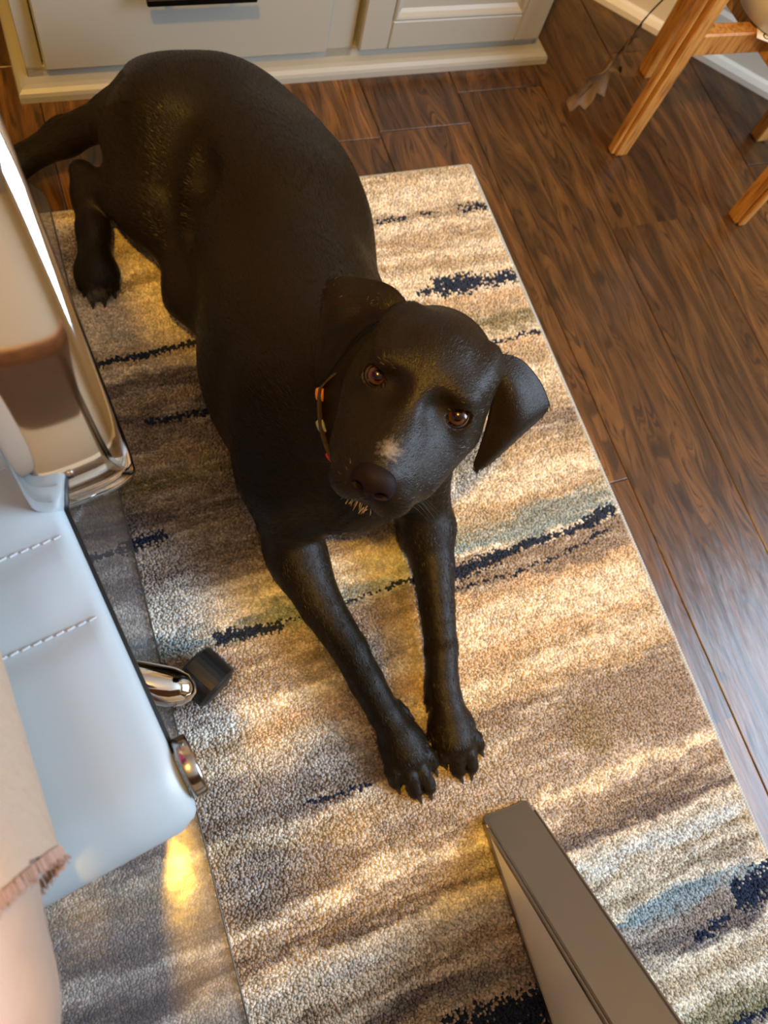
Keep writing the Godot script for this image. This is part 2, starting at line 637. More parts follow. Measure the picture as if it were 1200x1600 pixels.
const CR := Color(0.87, 0.82, 0.74)
const TN := Color(0.74, 0.67, 0.57)
const OR := Color(0.80, 0.71, 0.60)
const TP := Color(0.57, 0.52, 0.48)
const DK := Color(0.45, 0.41, 0.40)
const BG := Color(0.57, 0.60, 0.59)
const LB := Color(0.56, 0.62, 0.64)
const NV := Color(0.13, 0.17, 0.26)
const OV := Color(0.50, 0.47, 0.36)
const GY := Color(0.66, 0.62, 0.59)
const WH := Color(0.88, 0.86, 0.82)
const MN := Color(0.66, 0.60, 0.52)

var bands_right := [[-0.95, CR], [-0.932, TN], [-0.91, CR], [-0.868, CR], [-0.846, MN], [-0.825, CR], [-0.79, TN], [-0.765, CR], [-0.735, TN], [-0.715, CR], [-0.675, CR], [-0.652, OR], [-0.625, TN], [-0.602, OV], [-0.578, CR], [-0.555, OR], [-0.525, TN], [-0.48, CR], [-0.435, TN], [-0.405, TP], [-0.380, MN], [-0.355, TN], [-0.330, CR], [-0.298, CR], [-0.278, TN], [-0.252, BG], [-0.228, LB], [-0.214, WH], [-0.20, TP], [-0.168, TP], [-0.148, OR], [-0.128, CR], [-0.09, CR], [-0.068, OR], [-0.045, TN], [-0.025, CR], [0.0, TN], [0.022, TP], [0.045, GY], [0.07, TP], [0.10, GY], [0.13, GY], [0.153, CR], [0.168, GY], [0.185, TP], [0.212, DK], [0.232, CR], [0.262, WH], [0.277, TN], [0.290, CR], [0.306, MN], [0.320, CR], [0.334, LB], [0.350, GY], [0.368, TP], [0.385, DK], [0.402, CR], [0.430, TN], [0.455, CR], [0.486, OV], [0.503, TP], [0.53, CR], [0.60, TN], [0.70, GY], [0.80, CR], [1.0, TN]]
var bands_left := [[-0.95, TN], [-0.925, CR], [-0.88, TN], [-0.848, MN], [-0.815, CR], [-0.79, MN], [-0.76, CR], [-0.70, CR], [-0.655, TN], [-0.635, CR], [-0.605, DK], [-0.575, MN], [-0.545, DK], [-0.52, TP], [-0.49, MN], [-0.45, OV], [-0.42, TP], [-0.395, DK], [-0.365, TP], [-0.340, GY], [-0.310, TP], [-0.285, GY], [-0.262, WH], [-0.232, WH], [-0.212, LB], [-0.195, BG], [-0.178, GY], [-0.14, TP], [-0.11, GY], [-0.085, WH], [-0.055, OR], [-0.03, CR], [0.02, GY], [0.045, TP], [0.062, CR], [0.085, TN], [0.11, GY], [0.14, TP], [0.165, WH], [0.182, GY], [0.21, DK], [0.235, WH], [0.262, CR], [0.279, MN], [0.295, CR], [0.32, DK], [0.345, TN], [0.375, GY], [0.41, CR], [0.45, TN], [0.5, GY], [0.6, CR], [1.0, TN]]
# navy strokes: x from, x to, z at the ends, half width, density
var strokes := [[0.665, 0.725, -0.846, -0.848, 0.009, 0.55], [0.50, 0.565, -0.841, -0.843, 0.007, 0.35], [0.59, 0.625, -0.847, -0.847, 0.006, 0.35], [0.560, 0.645, -0.691, -0.690, 0.015, 0.95], [0.640, 0.725, -0.690, -0.688, 0.011, 0.85], [0.525, 0.565, -0.686, -0.688, 0.007, 0.6], [0.62, 0.73, -0.564, -0.571, 0.004, 0.6], [-0.10, 0.16, -0.650, -0.664, 0.005, 0.85], [0.03, 0.18, -0.545, -0.538, 0.005, 0.75], [-0.05, 0.02, -0.358, -0.362, 0.008, 0.8], [-0.12, -0.03, -0.350, -0.358, 0.004, 0.6], [0.045, 0.145, -0.198, -0.190, 0.006, 0.95], [0.14, 0.30, -0.196, -0.200, 0.003, 0.35], [0.30, 0.42, -0.203, -0.200, 0.005, 0.55], [0.395, 0.50, -0.190, -0.201, 0.010, 0.9], [0.49, 0.63, -0.202, -0.211, 0.0045, 0.97], [0.62, 0.67, -0.209, -0.214, 0.004, 0.9], [0.655, 0.722, -0.215, -0.227, 0.008, 0.97], [0.56, 0.70, -0.168, -0.196, 0.004, 0.4], [0.40, 0.58, -0.168, -0.172, 0.005, 0.22], [0.645, 0.725, 0.368, 0.358, 0.017, 0.95], [0.565, 0.63, 0.390, 0.382, 0.007, 0.6], [0.18, 0.37, 0.375, 0.382, 0.020, 0.92], [0.56, 0.70, 0.502, 0.506, 0.008, 0.45], [0.10, 0.20, 0.050, 0.054, 0.004, 0.35]]

func band(table: Array, z: float) -> Color:
	var i := 0
	while i < table.size() - 2 and table[i + 1][0] < z:
		i += 1
	var t: float = clamp((z - table[i][0]) / (table[i + 1][0] - table[i][0]), 0.0, 1.0)
	t = smoothstep(0.15, 0.85, t)
	return table[i][1].lerp(table[i + 1][1], t)

func rug_color(x: float, z: float) -> Color:
	var n1 := noise_a.get_noise_2d(x * 3.2, z * 9.0)
	var n2 := noise_b.get_noise_2d(x * 11.0, z * 34.0)
	var n3 := noise_c.get_noise_2d(x * 60.0, z * 110.0)
	var zz := z + 0.020 * n1 + 0.013 * n2 + 0.005 * n3
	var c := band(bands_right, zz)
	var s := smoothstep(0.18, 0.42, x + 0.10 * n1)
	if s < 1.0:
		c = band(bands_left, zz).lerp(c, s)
	# streaks drawn out along x, and cloudy patches
	var st := noise_b.get_noise_2d(x * 5.0 + 30.0, z * 75.0 + 7.0)
	if st > 0.12:
		c = c.lerp(TN, clamp((st - 0.12) * 1.6, 0.0, 0.32))
	var pale := noise_c.get_noise_2d(x * 6.0 - 11.0, z * 50.0)
	if pale > 0.15:
		c = c.lerp(WH, clamp((pale - 0.15) * 1.3, 0.0, 0.40))
	var n4 := noise_c.get_noise_2d(x * 24.0 + 50.0, z * 40.0)
	c = c * (1.0 + 0.13 * n4)
	# patches with a shape of their own
	var d := Vector2((x - 0.535) / 0.035, (z - 0.082) / 0.035).length() + 0.5 * n2
	c = c.lerp(Color(0.50, 0.45, 0.32), clamp(1.3 - d, 0.0, 0.6))
	d = Vector2((x - 0.62) / 0.12, (z - 0.075) / 0.05).length() + 0.7 * n1
	c = c.lerp(TP, clamp((1.25 - d) * 1.5, 0.0, 0.75))
	d = Vector2((x - 0.56) / 0.075, (z - 0.338) / 0.016).length() + 0.6 * n2
	c = c.lerp(LB, clamp((1.2 - d) * 1.5, 0.0, 0.8))
	for k in strokes:
		if x < k[0] or x > k[1]:
			continue
		var t: float = (x - k[0]) / (k[1] - k[0])
		var zc: float = lerp(float(k[2]), float(k[3]), t) + 0.004 * n2 + 0.004 * noise_a.get_noise_2d(x * 30.0, k[2] * 50.0)
		var e: float = abs(z - zc) / k[4]
		if e < 1.6:
			var fill: float = (1.15 - e) + noise_c.get_noise_2d(x * 210.0, z * 240.0) * 1.9 + (k[5] - 0.75) * 1.3
			fill *= smoothstep(0.0, 0.08, t) * smoothstep(0.0, 0.08, 1.0 - t) + 0.25
			if fill > 0.25:
				c = c.lerp(NV, 0.92)
				break
	return c

const RX0 := -0.95
const RX1 := 0.728
const RZ0 := -0.944
const RZ1 := 1.10

func build_rug() -> void:
	var o := thing("rug", "cream tan and navy streaked rug with short pile under the dog", "rug")
	# backing, coloured by the same pattern
	var w := 420
	var h := 520
	var buf := PackedByteArray()
	buf.resize(w * h * 3)
	var k := 0
	for y in h:
		var z: float = lerp(RZ0, RZ1, (y + 0.5) / h)
		for x in w:
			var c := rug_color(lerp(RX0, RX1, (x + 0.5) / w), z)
			buf[k] = int(clamp(c.r, 0.0, 1.0) * 255.0)
			buf[k + 1] = int(clamp(c.g, 0.0, 1.0) * 255.0)
			buf[k + 2] = int(clamp(c.b, 0.0, 1.0) * 255.0)
			k += 3
	var tex := ImageTexture.create_from_image(Image.create_from_data(w, h, false, Image.FORMAT_RGB8, buf))
	var m := mat(Color.WHITE, 0.95, 0.0, 0.2)
	m.albedo_texture = tex
	var st := st_begin()
	st.set_smooth_group(-1)
	var put := func(p: Vector3):
		st.set_uv(Vector2((p.x - RX0) / (RX1 - RX0), (p.z - RZ0) / (RZ1 - RZ0)))
		st.add_vertex(p)
	var y1 := 0.008
	var c4 := [Vector3(RX0, y1, RZ0), Vector3(RX0, y1, RZ1), Vector3(RX1, y1, RZ1), Vector3(RX1, y1, RZ0)]
	for t in [0, 2, 1, 0, 3, 2]:
		put.call(c4[t])
	for q in 4:
		var r := (q + 1) % 4
		var dn := Vector3(0, -y1 + 0.0005, 0)
		for p in [c4[q] + dn, c4[q], c4[r], c4[q] + dn, c4[r], c4[r] + dn]:
			put.call(p)
	for t in [0, 1, 2, 0, 2, 3]:
		put.call(c4[t] + Vector3(0, -y1 + 0.0005, 0))
	st.generate_normals()
	part("backing", st.commit(), m, o)
	# whipped edge: a cord with stitches along the sides that show
	var cord := st_begin()
	var stitch := func(a: Vector3, b: Vector3):
		var n := int(a.distance_to(b) / 0.0042)
		var dir := (b - a).normalized()
		for i in n:
			var c := a.lerp(b, (i + 0.5) / n)
			var pts := [c - dir * 0.0024, c - dir * 0.0009, c + dir * 0.0009, c + dir * 0.0024]
			add_skin(cord, tube_rings(pts, [0.0030, 0.0044, 0.0044, 0.0030], 7), true, false, false)
	stitch.call(Vector3(RX1, 0.0055, RZ0), Vector3(RX1, 0.0055, 0.62))
	stitch.call(Vector3(-0.30, 0.0055, RZ0), Vector3(RX1, 0.0055, RZ0))
	cord.generate_normals()
	part("stitched_edge", cord.commit(), mat(Color(0.66, 0.66, 0.63), 0.85), o, "pale whipped edge")
	# pile: tufts of yarn
	var tuft := st_begin()
	var rings := []
	for q in [[0.0017, 0.0], [0.0019, 0.0020], [0.0015, 0.0038], [0.0006, 0.0046]]:
		var ring := []
		for j in 5:
			var a := -TAU * j / 5.0
			ring.append(Vector3(q[0] * cos(a), q[1], q[0] * sin(a)))
		rings.append(ring)
	add_skin(tuft, rings, true, false, true)
	tuft.generate_normals()
	var xf: Array[Transform3D] = []
	var cols := PackedColorArray()
	var step := 0.0031
	var z := RZ0 + 0.005
	while z < 0.62:
		var x := -0.26
		while x < RX1 - 0.003:
			var px := x + rng.randf_range(-0.0012, 0.0012)
			var pz := z + rng.randf_range(-0.0012, 0.0012)
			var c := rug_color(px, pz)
			var v := rng.randf_range(0.84, 1.10)
			cols.append(Color(c.r * v, c.g * v, c.b * v).srgb_to_linear())
			var under := px < -0.031
			var lean := noise_a.get_noise_2d(px * 40.0, pz * 40.0)
			var b := Basis(Vector3.UP, rng.randf() * TAU) * Basis(Vector3.RIGHT, rng.randf_range(0.1, 0.55))
			b = Basis(Vector3(cos(lean * 5.0), 0, sin(lean * 5.0)), 0.35) * b
			var s := rng.randf_range(0.9, 1.25)
			xf.append(Transform3D(b.scaled_local(Vector3(s, (0.45 if under else 1.0) * s, s * 1.25)), Vector3(px, y1 - 0.0006, pz)))
			x += step
		z += step
	var mm := MultiMesh.new()
	mm.transform_format = MultiMesh.TRANSFORM_3D
	mm.use_colors = true
	mm.mesh = tuft.commit()
	mm.instance_count = xf.size()
	for i in xf.size():
		mm.set_instance_transform(i, xf[i])
		mm.set_instance_color(i, cols[i])
	var pile := MultiMeshInstance3D.new()
	pile.name = "pile"
	pile.multimesh = mm
	var pm := mat(Color.WHITE, 0.9, 0.0, 0.25)
	pm.vertex_color_use_as_albedo = true
	pile.material_override = pm
	pile.set_meta("kind", "stuff")
	o.add_child(pile, true)

func build_mat() -> void:
	# clear vinyl chair mat with rounded corners, lying on the rug
	var x0 := -1.15
	var x1 := -0.030
	var z0 := -1.030
	var z1 := 1.0
	var r := 0.075
	var outline := []
	for c in [[x1 - r, z0 + r, -90.0], [x1 - r, z1 - r, 0.0], [x0 + r, z1 - r, 90.0], [x0 + r, z0 + r, 180.0]]:
		for k in 9:
			var a := deg_to_rad(c[2] + 90.0 * k / 8.0)
			outline.append(Vector2(c[0] + r * cos(a), c[1] + r * sin(a)))
	var rings := []
	for p in [[0.0, 0.0120], [0.0, 0.0136], [-0.0015, 0.0146]]:
		var ring := []
		for q in outline:
			var mid := Vector2((x0 + x1) / 2, (z0 + z1) / 2)
			var v: Vector2 = q + (q - mid).normalized() * p[0]
			ring.append(Vector3(v.x, p[1], v.y))
		ring.reverse()
		rings.append(ring)
	var o := part("chair_mat", skin(rings, true, true, true, false), M.vinyl, self)
	var rim := []
	for q in outline.slice(0, 18):
		rim.append(Vector3(q.x, 0.0138, q.y))
	part("edge", tube(rim, rim.map(func(_v): return 0.0011), 6), M.mat_rim, o)
	tag(o, "clear vinyl chair mat lying over the rug under the white chair", "mat")

# ---------------------------------------------------------------- desk, chair, plant stand

func build_desk() -> void:
	var o := thing("desk", "desk whose brushed steel wedge leg stands on the rug before the dog's paws", "desk")
	part("tabletop", box_mesh(Vector3(1.50, 0.03, 0.72), 0.006, Vector3(-0.33, 0.735, 0.57)), M.desk_wood, o)
	for x in [0.364, -1.04]:
		# side outline (z, y) of the wedge; the long slope is the upper face
		var pts := [Vector2(0.142, 0.013), Vector2(0.142, 0.024), Vector2(0.147, 0.029), Vector2(0.50, 0.345), Vector2(0.52, 0.372), Vector2(0.52, 0.72), Vector2(0.60, 0.72), Vector2(0.60, 0.016), Vector2(0.590, 0.013)]
		var half := 0.035
		var rings := []
		for q in [[-half, 0.004], [-half + 0.004, 0.0], [half - 0.004, 0.0], [half, 0.004]]:
			var ring := []
			for i in pts.size():
				var a: Vector2 = (pts[i] - pts[i - 1]).normalized()
				var b: Vector2 = (pts[(i + 1) % pts.size()] - pts[i]).normalized()
				var n := Vector2(-a.y - b.y, a.x + b.x).normalized()
				var v: Vector2 = pts[i] - n * q[1]
				ring.append(Vector3(x + q[0], v.y, v.x))
			rings.append(ring)
		var leg := part("leg", skin(rings, true, true, true, false), M.steel, o, "brushed steel wedge leg")
		var plate := []
		for q in [[-half - 0.0009, 0.0], [half + 0.0009, 0.0]]:
			var ring := []
			for v in [Vector2(0.160, 0.0215), Vector2(0.158, 0.0250), Vector2(0.500, 0.334), Vector2(0.512, 0.350), Vector2(0.592, 0.350), Vector2(0.592, 0.0215)]:
				ring.append(Vector3(x + q[0], v.y, v.x))
			plate.append(ring)
		part("side_plate", skin(plate, true, true, true, false), M.satin, leg, "pale satin side plate")
		# raised flange along the lower and the sloping edge of the side
		for sg in [-1.0, 1.0]:
			var st := st_begin()
			for e in [[Vector2(0.150, 0.0205), Vector2(0.60, 0.0205), 0.014], [Vector2(0.158, 0.0290), Vector2(0.505, 0.3420), 0.010]]:
				var a: Vector2 = e[0]
				var b: Vector2 = e[1]
				var d := (b - a).normalized()
				var mid := (a + b) * 0.5
				var z := Vector3(0, d.y, d.x)
				var y := z.cross(Vector3.RIGHT).normalized()
				add_box(st, Transform3D(Basis(Vector3.RIGHT, y, z), Vector3(x + sg * 0.0355, mid.y, mid.x)), Vector3(0.004, e[2], a.distance_to(b)), 0.0015)
			st.generate_normals()
			part("flange", st.commit(), M.steel, leg)

func build_chair() -> void:
	var at := Vector3(-0.283, 0, -0.186)
	var o := thing("swivel_chair", "white leather swivel chair with stitched ribs and chrome arm on the clear mat", "chair", at, deg_to_rad(10.0))
	# seat: a padded sheet that rolls down over the front
	var cp := []
	for i in 45:
		cp.append([Vector2(-0.240 + 0.435 * i / 44.0, 0.484), Vector2(0, 1)])
	for i in range(1, 11):
		var a := PI * 0.5 - PI * 0.56 * i / 10.0
		cp.append([Vector2(0.195 + 0.034 * cos(a), 0.450 + 0.034 * sin(a)), Vector2(cos(a), sin(a))])
	var seams := [0.075, 0.004, -0.066, -0.137, -0.207]
	var rings := []
	for e in cp:
		var c: Vector2 = e[0]
		var n: Vector2 = e[1]
		var near := 1.0
		for s in seams:
			near = min(near, abs(c.x - s) / 0.030) if n.y > 0.99 else near
		var top := 0.0155 - 0.0050 * pow(1.0 - clamp(near, 0.0, 1.0), 2.0)
		if n.y < 0.99:
			top = 0.0155
		var ring := []
		var hw := 0.229
		var prof := []
		for k in 7:
			var a := -PI * 0.5 + PI * k / 6.0
			prof.append(Vector2(hw - 0.010 + 0.010 * cos(a), 0.012 * sin(a)))
		for k in 13:
			prof.append(Vector2((hw - 0.016) * (1.0 - 2.0 * k / 12.0), top - 0.0008 * sin(PI * k / 12.0)))
		for k in 7:
			var a := PI * 0.5 + PI * k / 6.0
			prof.append(Vector2(-hw + 0.010 + 0.010 * cos(a), 0.012 * sin(a)))
		for q in prof:
			ring.append(Vector3(q.x, c.y + n.y * q.y, c.x + n.x * q.y))
		rings.append(ring)
	var seat := part("seat", skin(rings), M.white_leather, o)
	var st := st_begin()
	for s in seams:
		var r := -0.215
		while r < 0.217:
			add_box(st, Transform3D(Basis(Vector3.UP, 0.12), Vector3(r, 0.4958, s)), Vector3(0.0062, 0.0022, 0.0016), 0.0005)
			r += 0.0083
	st.generate_normals()
	var stitches := part("stitching", st.commit(), M.thread, seat)
	stitches.set_meta("kind", "stuff")
	part("underside", box_mesh(Vector3(0.452, 0.012, 0.44), 0.003, Vector3(0, 0.465, -0.02)), M.black, o, "black underside of the seat")
	for sg in [-1.0, 1.0]:
		st = st_begin()
		add_box(st, Transform3D(Basis(), Vector3(sg * 0.228, 0.466, -0.025)), Vector3(0.008, 0.020, 0.43), 0.003)
		st.generate_normals()
		part("side_rail", st.commit(), M.black, o)
		# round boss with a dished face at the front of the rail
		var t := along(Vector3(sg * 0.231, 0.472, 0.204), Vector3(sg, 0, 0))
		part("rail_boss", lathe([Vector2(0.0, 0.0), Vector2(0.0232, 0.0), Vector2(0.0240, 0.002), Vector2(0.0240, 0.010), Vector2(0.0230, 0.0115), Vector2(0.0195, 0.0115), Vector2(0.0180, 0.0095), Vector2(0.0158, 0.004), Vector2(0.0, 0.003)], t, 40), M.nickel, o, "round polished boss")
		# arm: a wide polished band bent into a loop
		var pts := []
		for q in [[0.452, -0.20], [0.458, -0.12], [0.470, -0.055], [0.496, -0.026], [0.535, -0.030], [0.600, -0.072], [0.665, -0.118], [0.715, -0.160], [0.738, -0.200], [0.744, -0.270], [0.730, -0.340], [0.680, -0.365], [0.600, -0.345], [0.520, -0.290], [0.468, -0.235], [0.452, -0.20]]:
			pts.append(Vector3(sg * 0.250, q[0], q[1]))
		var cpts := curve(pts, 70)
		var band := []
		for i in cpts.size():
			var d: Vector3 = (cpts[min(i + 1, 69)] - cpts[max(i - 1, 0)]).normalized()
			var w := Vector3.RIGHT
			var nn := w.cross(d).normalized()
			var ring := []
			for j in 28:
				var a := TAU * j / 28.0
				var ca := cos(a)
				var sa := sin(a)
				ring.append(cpts[i] + w * (0.0415 * sign(ca) * pow(abs(ca), 0.75)) - nn * (0.011 * sign(sa) * pow(abs(sa), 0.9)))
			ring.reverse()
			band.append(ring)
		part("arm", skin(band, true, false, false), M.chrome, o, "polished chrome arm band")
		part("arm_bracket", box_mesh(Vector3(0.03, 0.02, 0.10), 0.004, Vector3(sg * 0.236, 0.456, -0.16)), M.black, o)
	# back: ribbed sheet, leaning
	rings = []
	for i in 40:
		var t := i / 39.0
		var y := 0.50 + 0.46 * t
		var f := -0.250 - 0.10 * t + 0.03 * sin(PI * t)
		var rib: float = 0.012 + 0.004 * abs(sin(PI * t * 6.0))
		var ring := []
		for k in 24:
			var a := TAU * k / 24.0
			ring.append(Vector3(0.228 * sign(cos(a)) * pow(abs(cos(a)), 0.3), y, f - rib * sin(a)))
		rings.append(ring)
	part("backrest", skin(rings), M.white_leather, o)
	part("column", lathe([Vector2(0.030, 0.085), Vector2(0.034, 0.09), Vector2(0.034, 0.20), Vector2(0.024, 0.205), Vector2(0.024, 0.42), Vector2(0.07, 0.43), Vector2(0.07, 0.458)], Transform3D(Basis(), Vector3(0, 0, -0.09))), M.chrome, o)
	for k in 5:
		var a := deg_to_rad(36.0 - 72.0 * k)
		var dir := Vector3(cos(a), 0, sin(a))
		var pts := []
		var rad := []
		for q in [[0.0, 0.112, 0.032], [0.07, 0.110, 0.030], [0.18, 0.102, 0.027], [0.27, 0.094, 0.0255], [0.306, 0.090, 0.0250], [0.324, 0.088, 0.021], [0.334, 0.087, 0.013], [0.338, 0.0865, 0.004]]:
			pts.append(Vector3(0, q[1], -0.09) + dir * q[0])
			rad.append(q[2])
		var leg := part("base_leg", tube(pts, rad, 20, Vector3.UP, 0.85), M.chrome, o)
		var tip := Vector3(0, 0, -0.09) + dir * 0.315
		# twin wheel caster trailing to one side under a hood
		var trail := dir.rotated(Vector3.UP, deg_to_rad(58.0)) if k == 0 else dir.rotated(Vector3.UP, 1.0 + k)
		var axis := trail.cross(Vector3.UP).normalized()
		var floor_y := 0.0122 if k == 0 else 0.0150
		var rw := 0.029
		var c := Vector3(tip.x, floor_y + rw, tip.z) + trail * 0.028
		if k == 0:
			c += dir * 0.012
		var cs := part("caster", lathe([Vector2(0.006, 0.0), Vector2(0.006, 0.045)], Transform3D(Basis(), Vector3(tip.x, 0.045, tip.z)), 12), M.black, leg, "black twin wheel caster")
		for sg in [-1.0, 1.0]:
			part("wheel", lathe([Vector2(0.0, -0.008), Vector2(0.019, -0.008), Vector2(rw - 0.003, -0.007), Vector2(rw, -0.004), Vector2(rw, 0.004), Vector2(rw - 0.003, 0.007), Vector2(0.019, 0.0085), Vector2(0.0, 0.010)], along(c + axis * sg * 0.019, axis * sg), 36), M.black, leg)
		st = st_begin()
		var hr := []
		for e in [[-0.024, 0.0315], [-0.022, 0.0340], [0.022, 0.0340], [0.024, 0.0315]]:
			var ring := []
			for j in 15:
				var b := deg_to_rad(-20.0 + 175.0 * j / 14.0)
				ring.append(c + axis * e[0] + (trail * cos(b) + Vector3.UP * sin(b)) * e[1])
			for j in 15:
				var b := deg_to_rad(155.0 - 175.0 * j / 14.0)
				ring.append(c + axis * e[0] + (trail * cos(b) + Vector3.UP * sin(b)) * (e[1] - 0.003))
			hr.append(ring)
		if axis.dot(trail.cross(Vector3.UP)) > 0.0:
			for ring in hr:
				ring.reverse()
		add_skin(st, hr, true, true, true, false)
		st.generate_normals()
		part("hood", st.commit(), M.black, leg)

func build_stand() -> void:
	var o := thing("plant_stand", "honey coloured wooden plant stand with four legs by the corner wall", "plant stand")
	var feet := [Vector3(1.068, 0, -0.943), Vector3(1.263, 0, -0.744), Vector3(1.427, 0, -0.936), Vector3(1.232, 0, -1.135)]
	var mid := Vector3(1.2475, 0, -0.9395)
	for f in feet:
		var st := st_begin()
		var inward: Vector3 = (mid - f).normalized()
		var side := inward.cross(Vector3.UP).normalized()
		var top: Vector3 = f + inward * 0.012
		var rings := []
		for q in [[0.0, 0.85], [0.004, 1.0], [0.25, 1.0], [0.464, 1.0], [0.47, 0.9]]:
			var c: Vector3 = f.lerp(top, q[0] / 0.47) + Vector3(0, q[0], 0)
			var ring := []
			for e in [[-1, -1], [-0.82, -1], [0.82, -1], [1, -0.9], [1, 0.9], [0.82, 1], [-0.82, 1], [-1, 0.9]]:
				ring.append(c + side * (0.0145 * e[0] * q[1]) + inward * (0.0140 * e[1] * q[1]))
			ring.reverse()
			rings.append(ring)
		add_skin(st, rings, true, true, true, false)
		st.generate_normals()
		var leg := part("leg", st.commit(), M.oak, o)
		# the second, slimmer strip glued to the outer face, as on a laminated leg
		var st2 := st_begin()
		add_box(st2, Transform3D(Basis(side, Vector3.UP, -side.cross(Vector3.UP)), f - inward * 0.0180 + Vector3(0, 0.233, 0)), Vector3(0.018, 0.462, 0.0085), 0.002)
		st2.generate_normals()
		part("outer_strip", st2.commit(), M.oak, leg)
	for k in 2:
		var a: Vector3 = feet[k]
		var b: Vector3 = feet[k + 2]
		var d := (b - a).normalized()
		var st := st_begin()
		add_box(st, Transform3D(Basis(d, Vector3.UP, d.cross(Vector3.UP)), (a + b) * 0.5 + Vector3(0, 0.2495 - 0.0005 * k, 0)), Vector3(a.distance_to(b) - 0.03, 0.042, 0.030 + 0.0005 * k), 0.003)
		st.generate_normals()
		part("crossbar", st.commit(), M.oak, o)
	var pot := thing("plant_pot", "round white plant pot standing on the honey coloured wooden stand", "plant pot", mid + Vector3(0.034, 0.2712, -0.030))
	part("pot_body", lathe([Vector2(0.0, 0.0), Vector2(0.080, 0.0), Vector2(0.092, 0.006), Vector2(0.110, 0.05), Vector2(0.125, 0.13), Vector2(0.132, 0.22), Vector2(0.130, 0.228), Vector2(0.122, 0.228), Vector2(0.119, 0.19), Vector2(0.0, 0.19)], Transform3D(), 48), M.pot, pot)
	part("soil", lathe([Vector2(0.0, 0.191), Vector2(0.118, 0.191), Vector2(0.10, 0.200), Vector2(0.05, 0.206), Vector2(0.0, 0.207)]), M.soil, pot)
	# paper tag that sticks out under the pot
	var tg := Node3D.new()
	tg.name = "paper_tag"
	pot.add_child(tg)
	var tx := Vector3(0.853, 0.0, 0.522).normalized()
	var tz := Vector3(-0.522, 0.0, 0.853)
	tz = (tz - tx * tz.dot(tx)).normalized()
	tg.transform = Transform3D(Basis(tx, tz.cross(tx), tz), Vector3(1.2235, 0.2722, -0.9125) - pot.position)
	part("sheet", box_mesh(Vector3(0.060, 0.0008, 0.036), 0.0002), M.paper, tg)
	var tm := TextMesh.new()
	var sf := SystemFont.new()
	sf.font_names = PackedStringArray(["Droid Sans"])
	tm.font = sf
	tm.text = "C"
	tm.font_size = 32
	tm.pixel_size = 0.0006
	tm.depth = 0.0006
	var lt := part("letter", tm, M.ink, tg)
	lt.position = Vector3(-0.013, 0.0007, 0.006)
	lt.rotation.x = -PI * 0.5
	# dried leaf that droops from the pot to the floor
	var lf := thing("dried_leaf", "curled brown dried leaf drooping to the floor beside the wooden stand", "leaf")
	var spine := curve([Vector3(0.998, 0.004, -1.062), Vector3(1.022, 0.020, -1.068), Vector3(1.046, 0.055, -1.072), Vector3(1.060, 0.100, -1.072), Vector3(1.060, 0.150, -1.060), Vector3(1.050, 0.205, -1.042)], 64)
	var rows := []
	for i in spine.size():
		var t := i / 63.0
		var d: Vector3 = (spine[min(i + 1, 63)] - spine[max(i - 1, 0)]).normalized()
		var s := d.cross(Vector3(0.5, 0.75, 0.35)).normalized()
		var nn := s.cross(d).normalized()
		s = (s * cos(t * 1.1) + nn * sin(t * 1.1)).normalized()
		nn = s.cross(d).normalized()
		var w := 0.046 * pow(sin(PI * clamp(0.06 + 0.94 * t, 0.0, 1.0)), 0.8) * (1.0 - 0.55 * t) + 0.0012
		w *= 1.0 - 0.75 * exp(-pow((t - 0.60) / 0.06, 2.0))
		var jag := [1.0 - 0.55 * fposmod(t * 7.0, 1.0), 1.0 - 0.60 * fposmod(t * 6.0 + 0.4, 1.0)]
		var row := []
		for k in 7:
			var q := -1.0 + k / 3.0
			var jw: float = w * lerpf(1.0, jag[0] if q < 0.0 else jag[1], absf(q))
			row.append(spine[i] + s * (q * jw) + nn * (0.35 * jw * q * q + 0.14 * jw * sin(t * 23.0 + q * 3.0)))
		rows.append(row)
	var ring_rows := []
	for row in rows:
		var ring: Array = row.duplicate()
		var back: Array = row.duplicate()
		back.reverse()
		for p in back:
			ring.append(p + Vector3(0.0003, -0.0005, 0.0002))
		ring_rows.append(ring)
	part("blade", skin(ring_rows), M.leaf, lf)
	part("midrib", tube(spine, range(64).map(func(i): return 0.0007 + 0.0008 * i / 63.0), 6), mat(Color(0.16, 0.11, 0.06), 0.6), lf)
	part("stalk", tube(curve([spine[63], Vector3(1.040, 0.255, -1.020), Vector3(1.050, 0.36, -0.985), Vector3(1.110, 0.500, -0.960), Vector3(1.150, 0.485, -0.950), Vector3(1.180, 0.465, -0.945)], 24), range(24).map(func(_i): return 0.0015), 6), mat(Color(0.16, 0.11, 0.06), 0.6), lf)

# ---------------------------------------------------------------- bodies as one skin: a field of joined shapes, meshed with surface nets

